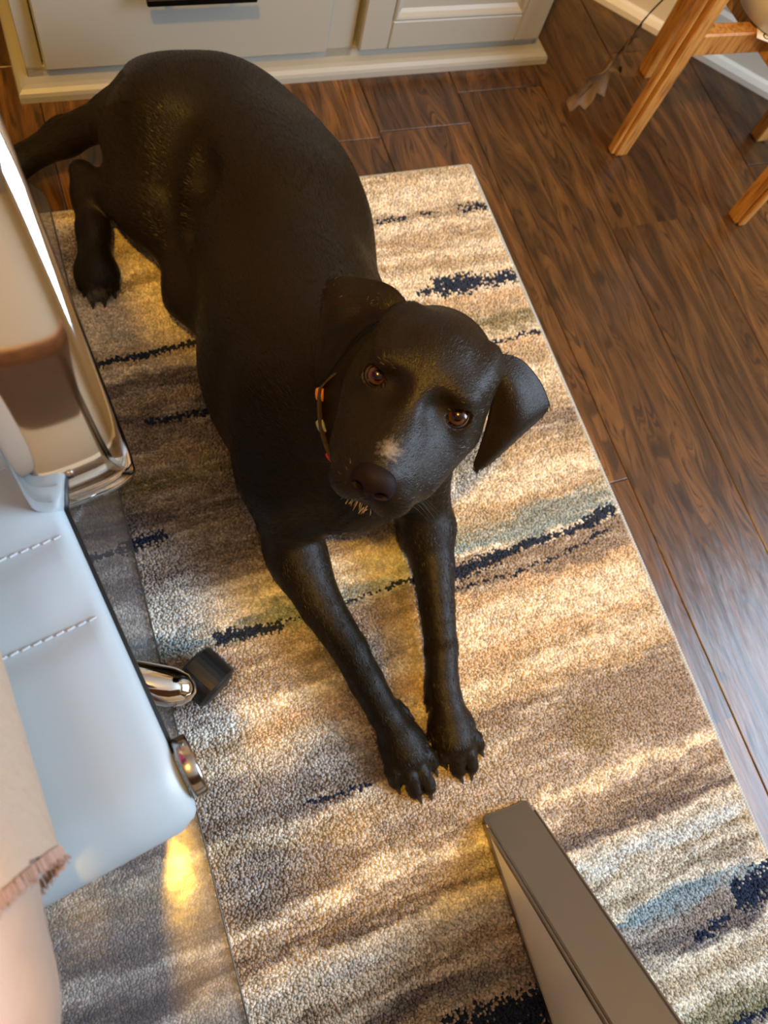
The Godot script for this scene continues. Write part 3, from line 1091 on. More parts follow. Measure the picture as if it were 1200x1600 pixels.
class Shape:
	var kind := 0          # 0 tapered capsule, 1 ellipsoid, 2 triangle
	var carve := false
	var k := 0.02
	var a := Vector3.ZERO
	var b := Vector3.ZERO
	var c := Vector3.ZERO
	var ra := 0.0
	var rb := 0.0
	var bas := Basis()
	var inv1 := Vector3.ONE
	var mid := Vector3.ZERO
	var reach := 0.0

	func dist(p: Vector3) -> float:
		if kind == 0:
			var pa := p - a
			var t := clampf(pa.dot(b) * c.x, 0.0, 1.0)
			return (pa - b * t).length() - ra - (rb - ra) * t
		if kind == 1:
			var q: Vector3 = ((p - a) * bas) * inv1
			var k0 := q.length()
			var k1 := (q * inv1).length()
			return k0 * (k0 - 1.0) / k1 if k1 > 1e-9 else -ra
		var ba := b - a
		var cb := c - b
		var ac := a - c
		var pa := p - a
		var pb := p - b
		var pc := p - c
		var n := ba.cross(ac)
		if ba.cross(n).dot(pa) >= 0.0 and cb.cross(n).dot(pb) >= 0.0 and ac.cross(n).dot(pc) >= 0.0:
			return absf(n.dot(pa)) / n.length() - ra
		var d1 := (ba * clampf(ba.dot(pa) / ba.length_squared(), 0.0, 1.0) - pa).length_squared()
		var d2 := (cb * clampf(cb.dot(pb) / cb.length_squared(), 0.0, 1.0) - pb).length_squared()
		var d3 := (ac * clampf(ac.dot(pc) / ac.length_squared(), 0.0, 1.0) - pc).length_squared()
		return sqrt(minf(d1, minf(d2, d3))) - ra

func cap(a: Vector3, ra: float, b: Vector3, rb: float, k := 0.02, carve := false) -> Shape:
	var s := Shape.new()
	s.a = a
	s.b = b - a
	s.c = Vector3(1.0 / max(1e-9, (b - a).length_squared()), 0, 0)
	s.ra = ra
	s.rb = rb
	s.k = k
	s.carve = carve
	s.mid = (a + b) * 0.5
	s.reach = (b - a).length() * 0.5 + max(ra, rb)
	return s

func egg(c: Vector3, r: Vector3, k := 0.02, bas := Basis(), carve := false) -> Shape:
	var s := Shape.new()
	s.kind = 1
	s.a = c
	s.inv1 = Vector3.ONE / r
	s.bas = bas
	s.ra = min(r.x, min(r.y, r.z))
	s.k = k
	s.carve = carve
	s.mid = c
	s.reach = max(r.x, max(r.y, r.z))
	return s

func flap(a: Vector3, b: Vector3, c: Vector3, r: float, k := 0.004) -> Shape:
	var s := Shape.new()
	s.kind = 2
	s.a = a
	s.b = b
	s.c = c
	s.ra = r
	s.k = k
	s.mid = (a + b + c) / 3.0
	s.reach = max(s.mid.distance_to(a), max(s.mid.distance_to(b), s.mid.distance_to(c))) + r
	return s

func field(shapes: Array, p: Vector3) -> float:
	var d := 1.0
	for s: Shape in shapes:
		var e := s.dist(p)
		if s.carve:
			e = -e
			var h := maxf(s.k - absf(d - e), 0.0) / s.k
			d = maxf(d, e) + h * h * s.k * 0.25
		else:
			var h := maxf(s.k - absf(d - e), 0.0) / s.k
			d = minf(d, e) - h * h * s.k * 0.25
	return d

# Adds the skin of the field to st. keep(p) says which cells belong; tint(p) gives the vertex colour.
func add_field(st: SurfaceTool, shapes: Array, cell: float, keep: Callable, tint: Callable, base: int) -> int:
	var lo := Vector3.ONE * 1e9
	var hi := -lo
	for s: Shape in shapes:
		if not s.carve:
			lo = lo.min(s.mid - Vector3.ONE * (s.reach + 2.0 * cell))
			hi = hi.max(s.mid + Vector3.ONE * (s.reach + 2.0 * cell))
	var N := 8
	var blk := cell * N
	var nb := Vector3i(((hi - lo) / blk).ceil())
	var half := blk * 0.5 * sqrt(3.0)
	var ids := {}
	var quads := PackedInt64Array()
	var verts := PackedVector3Array()
	var norms := PackedVector3Array()
	var W := N + 1
	var val := PackedFloat32Array()
	val.resize(W * W * W)
	for bz in nb.z:
		for by in nb.y:
			for bx in nb.x:
				var o := lo + Vector3(bx, by, bz) * blk
				var mid := o + Vector3.ONE * blk * 0.5
				var local: Array = []
				var nearest := 1e9
				var ds := []
				for s: Shape in shapes:
					var far := s.mid.distance_to(mid) - s.reach
					if far > 1.3 * half + s.k + 0.012:
						continue
					var e := s.dist(mid)
					if s.kind == 1:
						e = min(e, far) if far > 0.0 else min(e, half * 0.5)
					if e > 1.3 * half + s.k + 0.004:
						continue
					local.append(s)
					if not s.carve:
						nearest = min(nearest, e)
				if local.is_empty() or nearest > half + 0.03 or not keep.call(mid, blk):
					continue
				# points of the block
				var i := 0
				var neg := false
				var pos := false
				for z in W:
					for y in W:
						for x in W:
							var d := field(local, o + Vector3(x, y, z) * cell)
							val[i] = d
							if d < 0.0:
								neg = true
							else:
								pos = true
							i += 1
				if not (neg and pos):
					continue
				for z in N:
					for y in N:
						for x in N:
							var q := x + W * (y + W * z)
							var v000 := val[q]
							var v100 := val[q + 1]
							var v010 := val[q + W]
							var v110 := val[q + W + 1]
							var v001 := val[q + W * W]
							var v101 := val[q + W * W + 1]
							var v011 := val[q + W * W + W]
							var v111 := val[q + W * W + W + 1]
							var cnt := int(v000 < 0) + int(v100 < 0) + int(v010 < 0) + int(v110 < 0) + int(v001 < 0) + int(v101 < 0) + int(v011 < 0) + int(v111 < 0)
							if cnt == 0 or cnt == 8:
								continue
							var gx := bx * N + x
							var gy := by * N + y
							var gz := bz * N + z
							if not keep.call(o + Vector3(x + 0.5, y + 0.5, z + 0.5) * cell, 0.0):
								continue
							var sum := Vector3.ZERO
							var m := 0
							for e in [[v000, v100, Vector3(0, 0, 0), 0], [v010, v110, Vector3(0, 1, 0), 0], [v001, v101, Vector3(0, 0, 1), 0], [v011, v111, Vector3(0, 1, 1), 0], [v000, v010, Vector3(0, 0, 0), 1], [v100, v110, Vector3(1, 0, 0), 1], [v001, v011, Vector3(0, 0, 1), 1], [v101, v111, Vector3(1, 0, 1), 1], [v000, v001, Vector3(0, 0, 0), 2], [v100, v101, Vector3(1, 0, 0), 2], [v010, v011, Vector3(0, 1, 0), 2], [v110, v111, Vector3(1, 1, 0), 2]]:
								if (e[0] < 0.0) != (e[1] < 0.0):
									var t: float = e[0] / (e[0] - e[1])
									var w: Vector3 = e[2]
									w[e[3]] = t
									sum += w
									m += 1
							sum /= m
							var key := gx + (gy << 20) + (gz << 40)
							ids[key] = verts.size()
							verts.append(o + (Vector3(x, y, z) + sum) * cell)
							var fx := sum.x
							var fy := sum.y
							var fz := sum.z
							norms.append(Vector3(
								lerpf(lerpf(v100 - v000, v110 - v010, fy), lerpf(v101 - v001, v111 - v011, fy), fz),
								lerpf(lerpf(v010 - v000, v110 - v100, fx), lerpf(v011 - v001, v111 - v101, fx), fz),
								lerpf(lerpf(v001 - v000, v101 - v100, fx), lerpf(v011 - v010, v111 - v110, fx), fy)).normalized())
							if (v000 < 0) != (v100 < 0):
								quads.append_array([key, 0, int(v000 < 0)])
							if (v000 < 0) != (v010 < 0):
								quads.append_array([key, 1, int(v000 < 0)])
							if (v000 < 0) != (v001 < 0):
								quads.append_array([key, 2, int(v000 < 0)])
	for v in verts.size():
		st.set_color(tint.call(verts[v], norms[v]))
		st.set_normal(norms[v])
		st.add_vertex(verts[v])
	var dy := 1 << 20
	var dz := 1 << 40
	for i in range(0, quads.size(), 3):
		var k: int = quads[i]
		var u := 0
		var w := 0
		match quads[i + 1]:
			0:
				u = dy
				w = dz
			1:
				u = dz
				w = 1
			_:
				u = 1
				w = dy
		var a = ids.get(k)
		var b = ids.get(k - u)
		var c = ids.get(k - u - w)
		var d = ids.get(k - w)
		if a == null or b == null or c == null or d == null:
			continue
		if quads[i + 2] == 1:
			for q in [c, b, a, c, a, d]:
				st.add_index(base + q)
		else:
			for q in [c, a, b, c, d, a]:
				st.add_index(base + q)
	return base + verts.size()

# ---------------------------------------------------------------- the dog

const HE := Vector3(0.2654, 0.4626, -0.2865)   # between the eyes
const HL := Vector3(0.72598, 0.02427, 0.68729)  # the dog's left
const HU := Vector3(0.12646, 0.97706, -0.16808)
const HF := Vector3(-0.67598, 0.20905, 0.70664) # along the muzzle

func hd(l: float, u: float, f: float) -> Vector3:
	return HE + (HL * l + HU * u + HF * f) * 0.01

func head_basis(pitch := 0.0, yaw := 0.0) -> Basis:
	return Basis(HL, HU, HF) * Basis(Vector3.UP, yaw) * Basis(Vector3.RIGHT, pitch)

func head_shapes() -> Array:
	var hb := head_basis()
	var s := []
	var e := func(l: float, u: float, f: float, rl: float, ru: float, rf: float, k: float, b := hb):
		s.append(egg(hd(l, u, f), Vector3(rl, ru, rf) * 0.01, k * 0.01, b))
	var c := func(p: Vector3, ra: float, q: Vector3, rb: float, k: float):
		s.append(cap(hd(p.x, p.y, p.z), ra * 0.01, hd(q.x, q.y, q.z), rb * 0.01, k * 0.01))
	e.call(0, 0.2, -4.9, 6.1, 4.9, 6.0, 1.0)          # cranium
	e.call(0, -2.6, -4.0, 6.0, 4.6, 5.4, 2.0)         # lower skull
	c.call(Vector3(0, -0.6, -1.5), 3.1, Vector3(0.05, -2.7, 7.4), 2.5, 2.4)  # bridge of the muzzle
	for i in 2:
		var g := -1.0 if i == 0 else 1.0
		e.call(g * 5.0, -2.4, -3.6, 1.9, 3.5, 4.0, 1.8)    # cheek
		e.call(g * 3.5, 2.1, -1.5, 2.1, 1.3, 1.7, 1.4)   # brow
		e.call(g * 4.5, 1.6, -5.2, 2.0, 2.4, 3.0, 1.2)     # temple
		c.call(Vector3(g * 3.3, -2.8, 0.0), 1.9, Vector3(g * 2.2, -3.5, 6.5), 1.9, 1.8) # side of the muzzle
		c.call(Vector3(g * 3.1, -4.6, 2.2), 1.75, Vector3(g * 2.35, -5.2, 7.4), 1.95, 1.5) # lip
		e.call(g * 2.0, -4.9, 8.3, 2.0, 2.3, 1.6, 0.9)
		c.call(Vector3(g * 3.8, -5.6, -2.5), 1.9, Vector3(g * 3.0, -5.4, 2.0), 1.6, 1.8)
		c.call(Vector3(g * 5.3, -4.6, -2.8), 2.1, Vector3(g * 3.7, -5.2, 4.4), 2.0, 1.8) # jowl
		# rim round the eye
		e.call(g * 4.35, -0.25, -0.85, 1.70, 1.50, 1.50, 0.7)
	c.call(Vector3(0.1, -6.6, -1.0), 2.3, Vector3(0.0, -7.0, 6.8), 1.7, 0.8)     # lower jaw
	e.call(0.1, -2.4, 8.3, 1.9, 1.6, 1.5, 0.8)        # under the nose
	return s

func ear_shapes() -> Array:
	# roots of the ears; the flaps are laid on as sheets of the same skin
	return [cap(hd(4.6, 2.0, -7.2), 0.016, hd(6.4, 1.2, -7.4), 0.008, 0.014), cap(hd(-4.3, 2.3, -7.2), 0.016, hd(-6.2, 1.7, -7.6), 0.008, 0.014)]

# An ear flap: a folded leaf between a front and a back edge, thick in the middle and thin at the rim.
func add_ear(st: SurfaceTool, front: Array, back: Array, fold: float, side: float, tint: Callable, base: int) -> int:
	var nu := 34
	var nv := 18
	var fp := curve(front.map(func(v): return hd(v.x, v.y, v.z)), nu)
	var bp := curve(back.map(func(v): return hd(v.x, v.y, v.z)), nu)
	var mid := []
	for i in nu:
		var t := i / (nu - 1.0)
		var row := []
		var d: Vector3 = fp[min(i + 1, nu - 1)] + bp[min(i + 1, nu - 1)] - fp[max(i - 1, 0)] - bp[max(i - 1, 0)]
		var n: Vector3 = (bp[i] - fp[i] + HL * side * 0.001).cross(d).normalized()
		if n.dot(HL * side + HF * 0.9 + HU * 0.5) < 0.0:
			n = -n
		for j in nv:
			var v := j / (nv - 1.0)
			var lift := fold * sin(PI * clamp(t, 0.0, 1.0)) * (smoothstep(0.0, 0.38, v) * (1.0 - smoothstep(0.38, 1.0, v)))
			lift += 0.004 * sin(PI * t) * sin(PI * v)
			row.append(fp[i].lerp(bp[i], v) + n * lift)
		mid.append(row)
	var nrm := []
	for i in nu:
		var row := []
		for j in nv:
			var du: Vector3 = mid[min(i + 1, nu - 1)][j] - mid[max(i - 1, 0)][j]
			var dv: Vector3 = mid[i][min(j + 1, nv - 1)] - mid[i][max(j - 1, 0)]
			var n := du.cross(dv)
			if n.length() < 1e-10 and row:
				n = row[-1]
			n = n.normalized()
			if n.dot(HL * side + HF * 0.9 + HU * 0.5) < 0.0 and j == 0 and i == 0:
				n = -n
			row.append(n)
		nrm.append(row)
	# one outward sense for the whole leaf
	var flip := 1.0 if nrm[nu / 2][nv / 2].dot(HL * side + HF * 0.9 + HU * 0.5) > 0.0 else -1.0
	for lay in [1.0, -1.0]:
		for i in nu:
			for j in nv:
				var v := j / (nv - 1.0)
				var rim: float = sqrt(max(0.0, 1.0 - pow(abs(2.0 * v - 1.0), 6.0))) * sqrt(max(0.0, 1.0 - pow(i / (nu - 1.0), 14.0)))
				var n: Vector3 = nrm[i][j] * flip
				var p: Vector3 = mid[i][j] + n * lay * (0.0005 + 0.0030 * rim)
				var edge := 0.0
				if j == 0:
					edge = -1.0
				elif j == nv - 1:
					edge = 1.0
				var out: Vector3 = (bp[i] - fp[i]).normalized() * edge
				st.set_color(tint.call(p, n))
				st.set_normal((n * lay + out * 1.2).normalized())
				st.add_vertex(p)
	for l in 2:
		for i in nu - 1:
			for j in nv - 1:
				var a := base + l * nu * nv + i * nv + j
				var q := [a, a + 1, a + nv + 1, a, a + nv + 1, a + nv]
				if (l == 0) == (flip < 0.0):
					q.reverse()
				for k in q:
					st.add_index(k)
	var m := base + nu * nv
	for i in nu - 1:
		for j in [0, nv - 1]:
			var a: int = base + i * nv + j
			var b: int = m + i * nv + j
			var q := [a, b, b + nv, a, b + nv, a + nv]
			if (j == 0) == (flip < 0.0):
				q.reverse()
			for k in q:
				st.add_index(k)
	return base + 2 * nu * nv

func eye_carves() -> Array:
	var s := []
	for g in [-1.0, 1.0]:
		s.append(egg(hd(0.1 + g * 1.15, -2.35, 10.2), Vector3(0.0062, 0.0052, 0.0150), 0.002, head_basis(-0.30, g * 0.25), true))
	for g in [-1.0, 1.0]:
		s.append(egg(hd(g * 2.6, 1.5, 1.5), Vector3(0.010, 0.009, 0.012), 0.018, head_basis(), true))
	for g in [-1.0, 1.0]:
		var look: Vector3 = (Vector3(0, 1.1, 0) - hd(g * 4.4, -0.2, -0.5)).normalized()
		var slant: Vector3 = (HL - HU * 0.28 * g * -1.0)
		var z: Vector3 = (look + HF * 0.15 + HL * g * 0.25).normalized()
		var x: Vector3 = (slant - z * slant.dot(z)).normalized()
		s.append(egg(hd(g * 4.35, -0.25, -0.85) + z * 0.0125 - HU * 0.0012, Vector3(0.0120, 0.0100, 0.0115), 0.0025, Basis(x, z.cross(x), z), true))
	return s

const R_LEG := [Vector3(0.182, 0.066, -0.258), Vector3(0.195, 0.058, -0.192), Vector3(0.216, 0.051, -0.126), Vector3(0.226, 0.046, -0.078), Vector3(0.237, 0.042, -0.031), Vector3(0.247, 0.038, 0.002), Vector3(0.253, 0.034, 0.030)]
const L_LEG := [Vector3(0.374, 0.070, -0.254), Vector3(0.370, 0.060, -0.208), Vector3(0.356, 0.054, -0.147), Vector3(0.343, 0.049, -0.089), Vector3(0.330, 0.045, -0.047), Vector3(0.327, 0.042, -0.023), Vector3(0.324, 0.038, 0.012), Vector3(0.322, 0.035, 0.036)]
const R_TOE := [[Vector3(0.229, 0.036, 0.030), Vector3(0.229, 0.022, 0.059)], [Vector3(0.243, 0.040, 0.034), Vector3(0.250, 0.023, 0.079)], [Vector3(0.258, 0.040, 0.035), Vector3(0.269, 0.023, 0.080)], [Vector3(0.270, 0.036, 0.028), Vector3(0.283, 0.022, 0.053)]]
const L_TOE := [[Vector3(0.306, 0.036, 0.030), Vector3(0.302, 0.022, 0.052)], [Vector3(0.319, 0.040, 0.034), Vector3(0.317, 0.023, 0.073)], [Vector3(0.332, 0.040, 0.035), Vector3(0.336, 0.023, 0.074)], [Vector3(0.343, 0.036, 0.029), Vector3(0.355, 0.022, 0.051)]]
const H_TOE := [[Vector3(-0.002, 0.034, -0.812), Vector3(-0.008, 0.022, -0.790)], [Vector3(0.011, 0.038, -0.806), Vector3(0.002, 0.023, -0.770)], [Vector3(0.023, 0.038, -0.804), Vector3(0.018, 0.023, -0.769)], [Vector3(0.035, 0.034, -0.806), Vector3(0.034, 0.022, -0.781)]]
const R_CLAW := [[Vector3(0.229, 0.017, 0.067), Vector3(0.231, 0.011, 0.079)], [Vector3(0.253, 0.017, 0.088), Vector3(0.256, 0.011, 0.099)], [Vector3(0.270, 0.017, 0.089), Vector3(0.271, 0.011, 0.100)], [Vector3(0.286, 0.018, 0.062), Vector3(0.289, 0.011, 0.074)], [Vector3(0.269, 0.034, -0.022), Vector3(0.279, 0.026, -0.008)]]
const L_CLAW := [[Vector3(0.303, 0.017, 0.060), Vector3(0.305, 0.011, 0.070)], [Vector3(0.318, 0.017, 0.082), Vector3(0.321, 0.011, 0.094)], [Vector3(0.335, 0.017, 0.083), Vector3(0.334, 0.011, 0.095)], [Vector3(0.358, 0.018, 0.059), Vector3(0.362, 0.011, 0.070)], [Vector3(0.305, 0.034, -0.026), Vector3(0.300, 0.025, -0.012)]]
const H_CLAW := [[Vector3(-0.010, 0.017, -0.783), Vector3(-0.012, 0.011, -0.775)], [Vector3(-0.001, 0.017, -0.761), Vector3(-0.003, 0.011, -0.752)], [Vector3(0.016, 0.017, -0.760), Vector3(0.015, 0.011, -0.751)], [Vector3(0.034, 0.017, -0.773), Vector3(0.034, 0.011, -0.764)]]

func body_shapes() -> Array:
	var s := []
	# trunk
	s.append(egg(Vector3(0.253, 0.165, -0.47), Vector3(0.138, 0.150, 0.19), 0.03))
	s.append(cap(Vector3(0.256, 0.150, -0.53), 0.135, Vector3(0.290, 0.142, -0.78), 0.128, 0.05))
	s.append(cap(Vector3(0.290, 0.150, -0.74), 0.122, Vector3(0.234, 0.146, -0.925), 0.112, 0.05))
	s.append(egg(Vector3(0.222, 0.130, -0.935), Vector3(0.118, 0.116, 0.108), 0.04))
	s.append(cap(Vector3(0.316, 0.120, -0.84), 0.104, Vector3(0.284, 0.128, -0.920), 0.097, 0.05))
	s.append(cap(Vector3(0.268, 0.262, -0.46), 0.052, Vector3(0.285, 0.235, -0.72), 0.045, 0.06))
	s.append(cap(Vector3(0.285, 0.235, -0.72), 0.045, Vector3(0.230, 0.216, -0.92), 0.040, 0.06))
	# breast and neck
	s.append(egg(Vector3(0.272, 0.150, -0.345), Vector3(0.082, 0.080, 0.070), 0.05))
	s.append(cap(Vector3(0.265, 0.225, -0.440), 0.098, hd(0.0, -3.5, -8.0), 0.068, 0.05))
	s.append(cap(Vector3(0.268, 0.170, -0.350), 0.080, hd(0.0, -8.0, -5.0), 0.045, 0.05))
	# shoulders and upper arms
	s.append(cap(Vector3(0.195, 0.245, -0.430), 0.050, Vector3(0.183, 0.160, -0.355), 0.056, 0.04))
	s.append(cap(Vector3(0.183, 0.155, -0.360), 0.055, Vector3(0.178, 0.070, -0.290), 0.040, 0.03))
	s.append(cap(Vector3(0.335, 0.245, -0.430), 0.050, Vector3(0.358, 0.160, -0.345), 0.054, 0.04))
	s.append(cap(Vector3(0.358, 0.155, -0.345), 0.052, Vector3(0.376, 0.074, -0.270), 0.040, 0.03))
	var rr := [0.040, 0.0305, 0.0255, 0.0240, 0.0225, 0.0235, 0.0245]
	for i in R_LEG.size() - 1:
		s.append(cap(R_LEG[i], rr[i], R_LEG[i + 1], rr[i + 1], 0.02 if i == 0 else 0.0045))
	var rl := [0.0390, 0.0315, 0.0255, 0.0235, 0.0230, 0.0230, 0.0240, 0.0245]
	for i in L_LEG.size() - 1:
		s.append(cap(L_LEG[i], rl[i], L_LEG[i + 1], rl[i + 1], 0.02 if i == 0 else 0.0045))
	s.append(cap(Vector3(0.172, 0.052, -0.296), 0.026, R_LEG[0], 0.034, 0.02))
	s.append(cap(Vector3(0.384, 0.054, -0.292), 0.026, L_LEG[0], 0.034, 0.02))
	# broad of the paws
	s.append(egg(Vector3(0.251, 0.033, 0.020), Vector3(0.033, 0.021, 0.036), 0.014))
	s.append(egg(Vector3(0.325, 0.033, 0.020), Vector3(0.033, 0.021, 0.036), 0.014))
	for toes in [R_TOE, L_TOE, H_TOE]:
		for t in toes:
			var kn: Vector3 = t[0].lerp(t[1], 0.55) + Vector3(0, 0.003, 0)
			s.append(cap(t[0], 0.0105, kn, 0.0126, 0.004))
			s.append(cap(kn, 0.0126, t[1], 0.0112, 0.003))
	for toes in [R_TOE, L_TOE, H_TOE]:
		for i in 3:
			var up := Vector3(0, 0.0045, 0)
			s.append(cap(toes[i][0].lerp(toes[i + 1][0], 0.5) + up, 0.0018, toes[i][1].lerp(toes[i + 1][1], 0.5) + up, 0.0026, 0.005, true))
	# dew claws
	s.append(cap(Vector3(0.258, 0.038, -0.034), 0.009, Vector3(0.269, 0.034, -0.021), 0.006, 0.006))
	s.append(cap(Vector3(0.314, 0.038, -0.040), 0.010, Vector3(0.305, 0.033, -0.026), 0.007, 0.006))
	# tail
	s.append(cap(Vector3(0.150, 0.185, -0.985), 0.045, Vector3(0.100, 0.135, -1.005), 0.030, 0.04))
	s.append(cap(Vector3(0.100, 0.135, -1.005), 0.030, Vector3(0.019, 0.078, -1.027), 0.026, 0.02))
	s.append(cap(Vector3(0.019, 0.078, -1.027), 0.026, Vector3(-0.066, 0.042, -1.016), 0.021, 0.02))
	s.append(cap(Vector3(-0.066, 0.042, -1.016), 0.021, Vector3(-0.159, 0.024, -0.985), 0.016, 0.02))
	s.append(cap(Vector3(-0.159, 0.024, -0.985), 0.016, Vector3(-0.235, 0.014, -0.935), 0.008, 0.02))
	# right hind leg, folded: thigh, knee, shank, hock, foot
	s.append(cap(Vector3(0.180, 0.170, -0.925), 0.102, Vector3(0.142, 0.122, -0.846), 0.064, 0.018))
	s.append(cap(Vector3(0.128, 0.135, -0.955), 0.062, Vector3(0.120, 0.105, -0.860), 0.058, 0.03))
	s.append(cap(Vector3(0.120, 0.098, -0.860), 0.050, Vector3(0.044, 0.062, -0.942), 0.026, 0.03))
	s.append(cap(Vector3(0.030, 0.070, -0.962), 0.018, Vector3(0.033, 0.052, -0.925), 0.025, 0.015))
	s.append(cap(Vector3(0.033, 0.052, -0.930), 0.025, Vector3(0.026, 0.046, -0.870), 0.0235, 0.015))
	s.append(cap(Vector3(0.026, 0.046, -0.870), 0.0235, Vector3(0.017, 0.038, -0.815), 0.026, 0.015))
	s.append(egg(Vector3(0.015, 0.032, -0.802), Vector3(0.030, 0.021, 0.032), 0.012))
	# fold between the thigh and the flank
	s.append(cap(Vector3(0.184, 0.262, -0.815), 0.004, Vector3(0.180, 0.240, -0.778), 0.020, 0.028, true))
	s.append(cap(Vector3(0.180, 0.240, -0.778), 0.020, Vector3(0.150, 0.165, -0.745), 0.020, 0.02, true))
	# loose skin of the belly before the knee
	s.append(cap(Vector3(0.140, 0.090, -0.790), 0.032, Vector3(0.134, 0.075, -0.705), 0.024, 0.05))
	s.append(cap(Vector3(0.134, 0.075, -0.705), 0.024, Vector3(0.160, 0.080, -0.640), 0.022, 0.05))
	# left hind leg tucked under the flank
	s.append(cap(Vector3(0.330, 0.110, -0.90), 0.080, Vector3(0.345, 0.085, -0.78), 0.062, 0.05))
	return s

# Short hairs that lie back along the body.
func add_coat(mesh: ArrayMesh, o: Node3D) -> void:
	var arr := mesh.surface_get_arrays(0)
	var pos: PackedVector3Array = arr[Mesh.ARRAY_VERTEX]
	var nor: PackedVector3Array = arr[Mesh.ARRAY_NORMAL]
	var col: PackedColorArray = arr[Mesh.ARRAY_COLOR]
	var blade := st_begin()
	blade.set_smooth_group(0)
	var w := 0.00021
	for q in [[0.0, 1.0, 0.45, 1.0], [0.45, 1.0, 1.0, 0.15]]:
		var a := Vector3(-w * q[1], q[0], 0.05 * q[0] * q[0])
		var b := Vector3(w * q[1], q[0], 0.05 * q[0] * q[0])
		var c := Vector3(w * q[3], q[2], 0.05 * q[2] * q[2])
		var d := Vector3(-w * q[3], q[2], 0.05 * q[2] * q[2])
		quad(blade, a, b, c, d)
	blade.generate_normals()
	var hr := RandomNumberGenerator.new()
	hr.seed = 21
	var eyes := [hd(-4.35, -0.25, -0.85), hd(4.35, -0.25, -0.85)]
	var nose := hd(0.1, -2.2, 9.8)
	var xf: Array[Transform3D] = []
	var cols := PackedColorArray()
	for i in pos.size():
		var p := pos[i]
		var n := nor[i]
		if n.y < -0.35:
			continue
		var near_head := p.distance_to(HE) < 0.155
		var near_feet := p.z > -0.09 and p.y < 0.12
		if p.distance_to(nose) < 0.027 or p.distance_to(eyes[0]) < 0.0165 or p.distance_to(eyes[1]) < 0.0165:
			continue
		var flow := Vector3(-0.06, -0.30, -1.0)
		var length := 0.0085
		if near_head or p.distance_to(HE) < 0.17:
			var q := p - HE
			var side := q.dot(HL)
			flow = -HF * 0.9 + HL * side * 4.0 - HU * 0.25
			length = 0.0055
			if absf(side) > 0.070 and q.dot(HF) < -0.02:
				flow = -HU * 0.8 + HL * signf(side) * 0.25 + HF * 0.3
				length = 0.0050
		elif p.z > -0.30 and p.y < 0.12:
			flow = Vector3(0.05, -0.25, 1.0)
			length = 0.0065
		elif p.x < 0.12 and p.z < -0.965:
			flow = Vector3(-1.0, -0.4, 0.1)
		elif p.x < 0.06 and p.z < -0.74 and p.y < 0.085:
			flow = Vector3(0.0, -0.2, 1.0)
			length = 0.007
		var count := 2 if near_head or near_feet else 6
		for k in count:
			var t := flow + Vector3(hr.randf_range(-1, 1), hr.randf_range(-1, 1), hr.randf_range(-1, 1)) * 0.16
			t = (t - n * t.dot(n))
			if t.length() < 0.05:
				continue
			t = t.normalized()
			var s := t.cross(n)
			var spread := 0.0035 if count == 6 else 0.0014
			var at := p + s * hr.randf_range(-spread, spread) + t * hr.randf_range(-spread, spread) - n * 0.0003
			var dir := (t + n * hr.randf_range(0.015, 0.085)).normalized()
			var turn := Basis(dir, hr.randf_range(-0.6, 0.6))
			var x := turn * s
			var len := length * hr.randf_range(0.75, 1.2)
			xf.append(Transform3D(Basis(x, dir * len, x.cross(dir) * len), at))
			var v := hr.randf_range(0.7, 1.6)
			cols.append(Color(col[i].r * v, col[i].g * v, col[i].b * v))
	var mm := MultiMesh.new()
	mm.transform_format = MultiMesh.TRANSFORM_3D
	mm.use_colors = true
	mm.mesh = blade.commit()
	mm.instance_count = xf.size()
	for i in xf.size():
		mm.set_instance_transform(i, xf[i])
		mm.set_instance_color(i, cols[i])
	var coat := MultiMeshInstance3D.new()
	coat.name = "coat_hair"
	coat.multimesh = mm
	var hm := mat(Color.WHITE, 0.38, 0.0, 0.32)
	hm.vertex_color_use_as_albedo = true
	coat.material_override = hm
	coat.set_meta("kind", "stuff")
	o.add_child(coat, true)

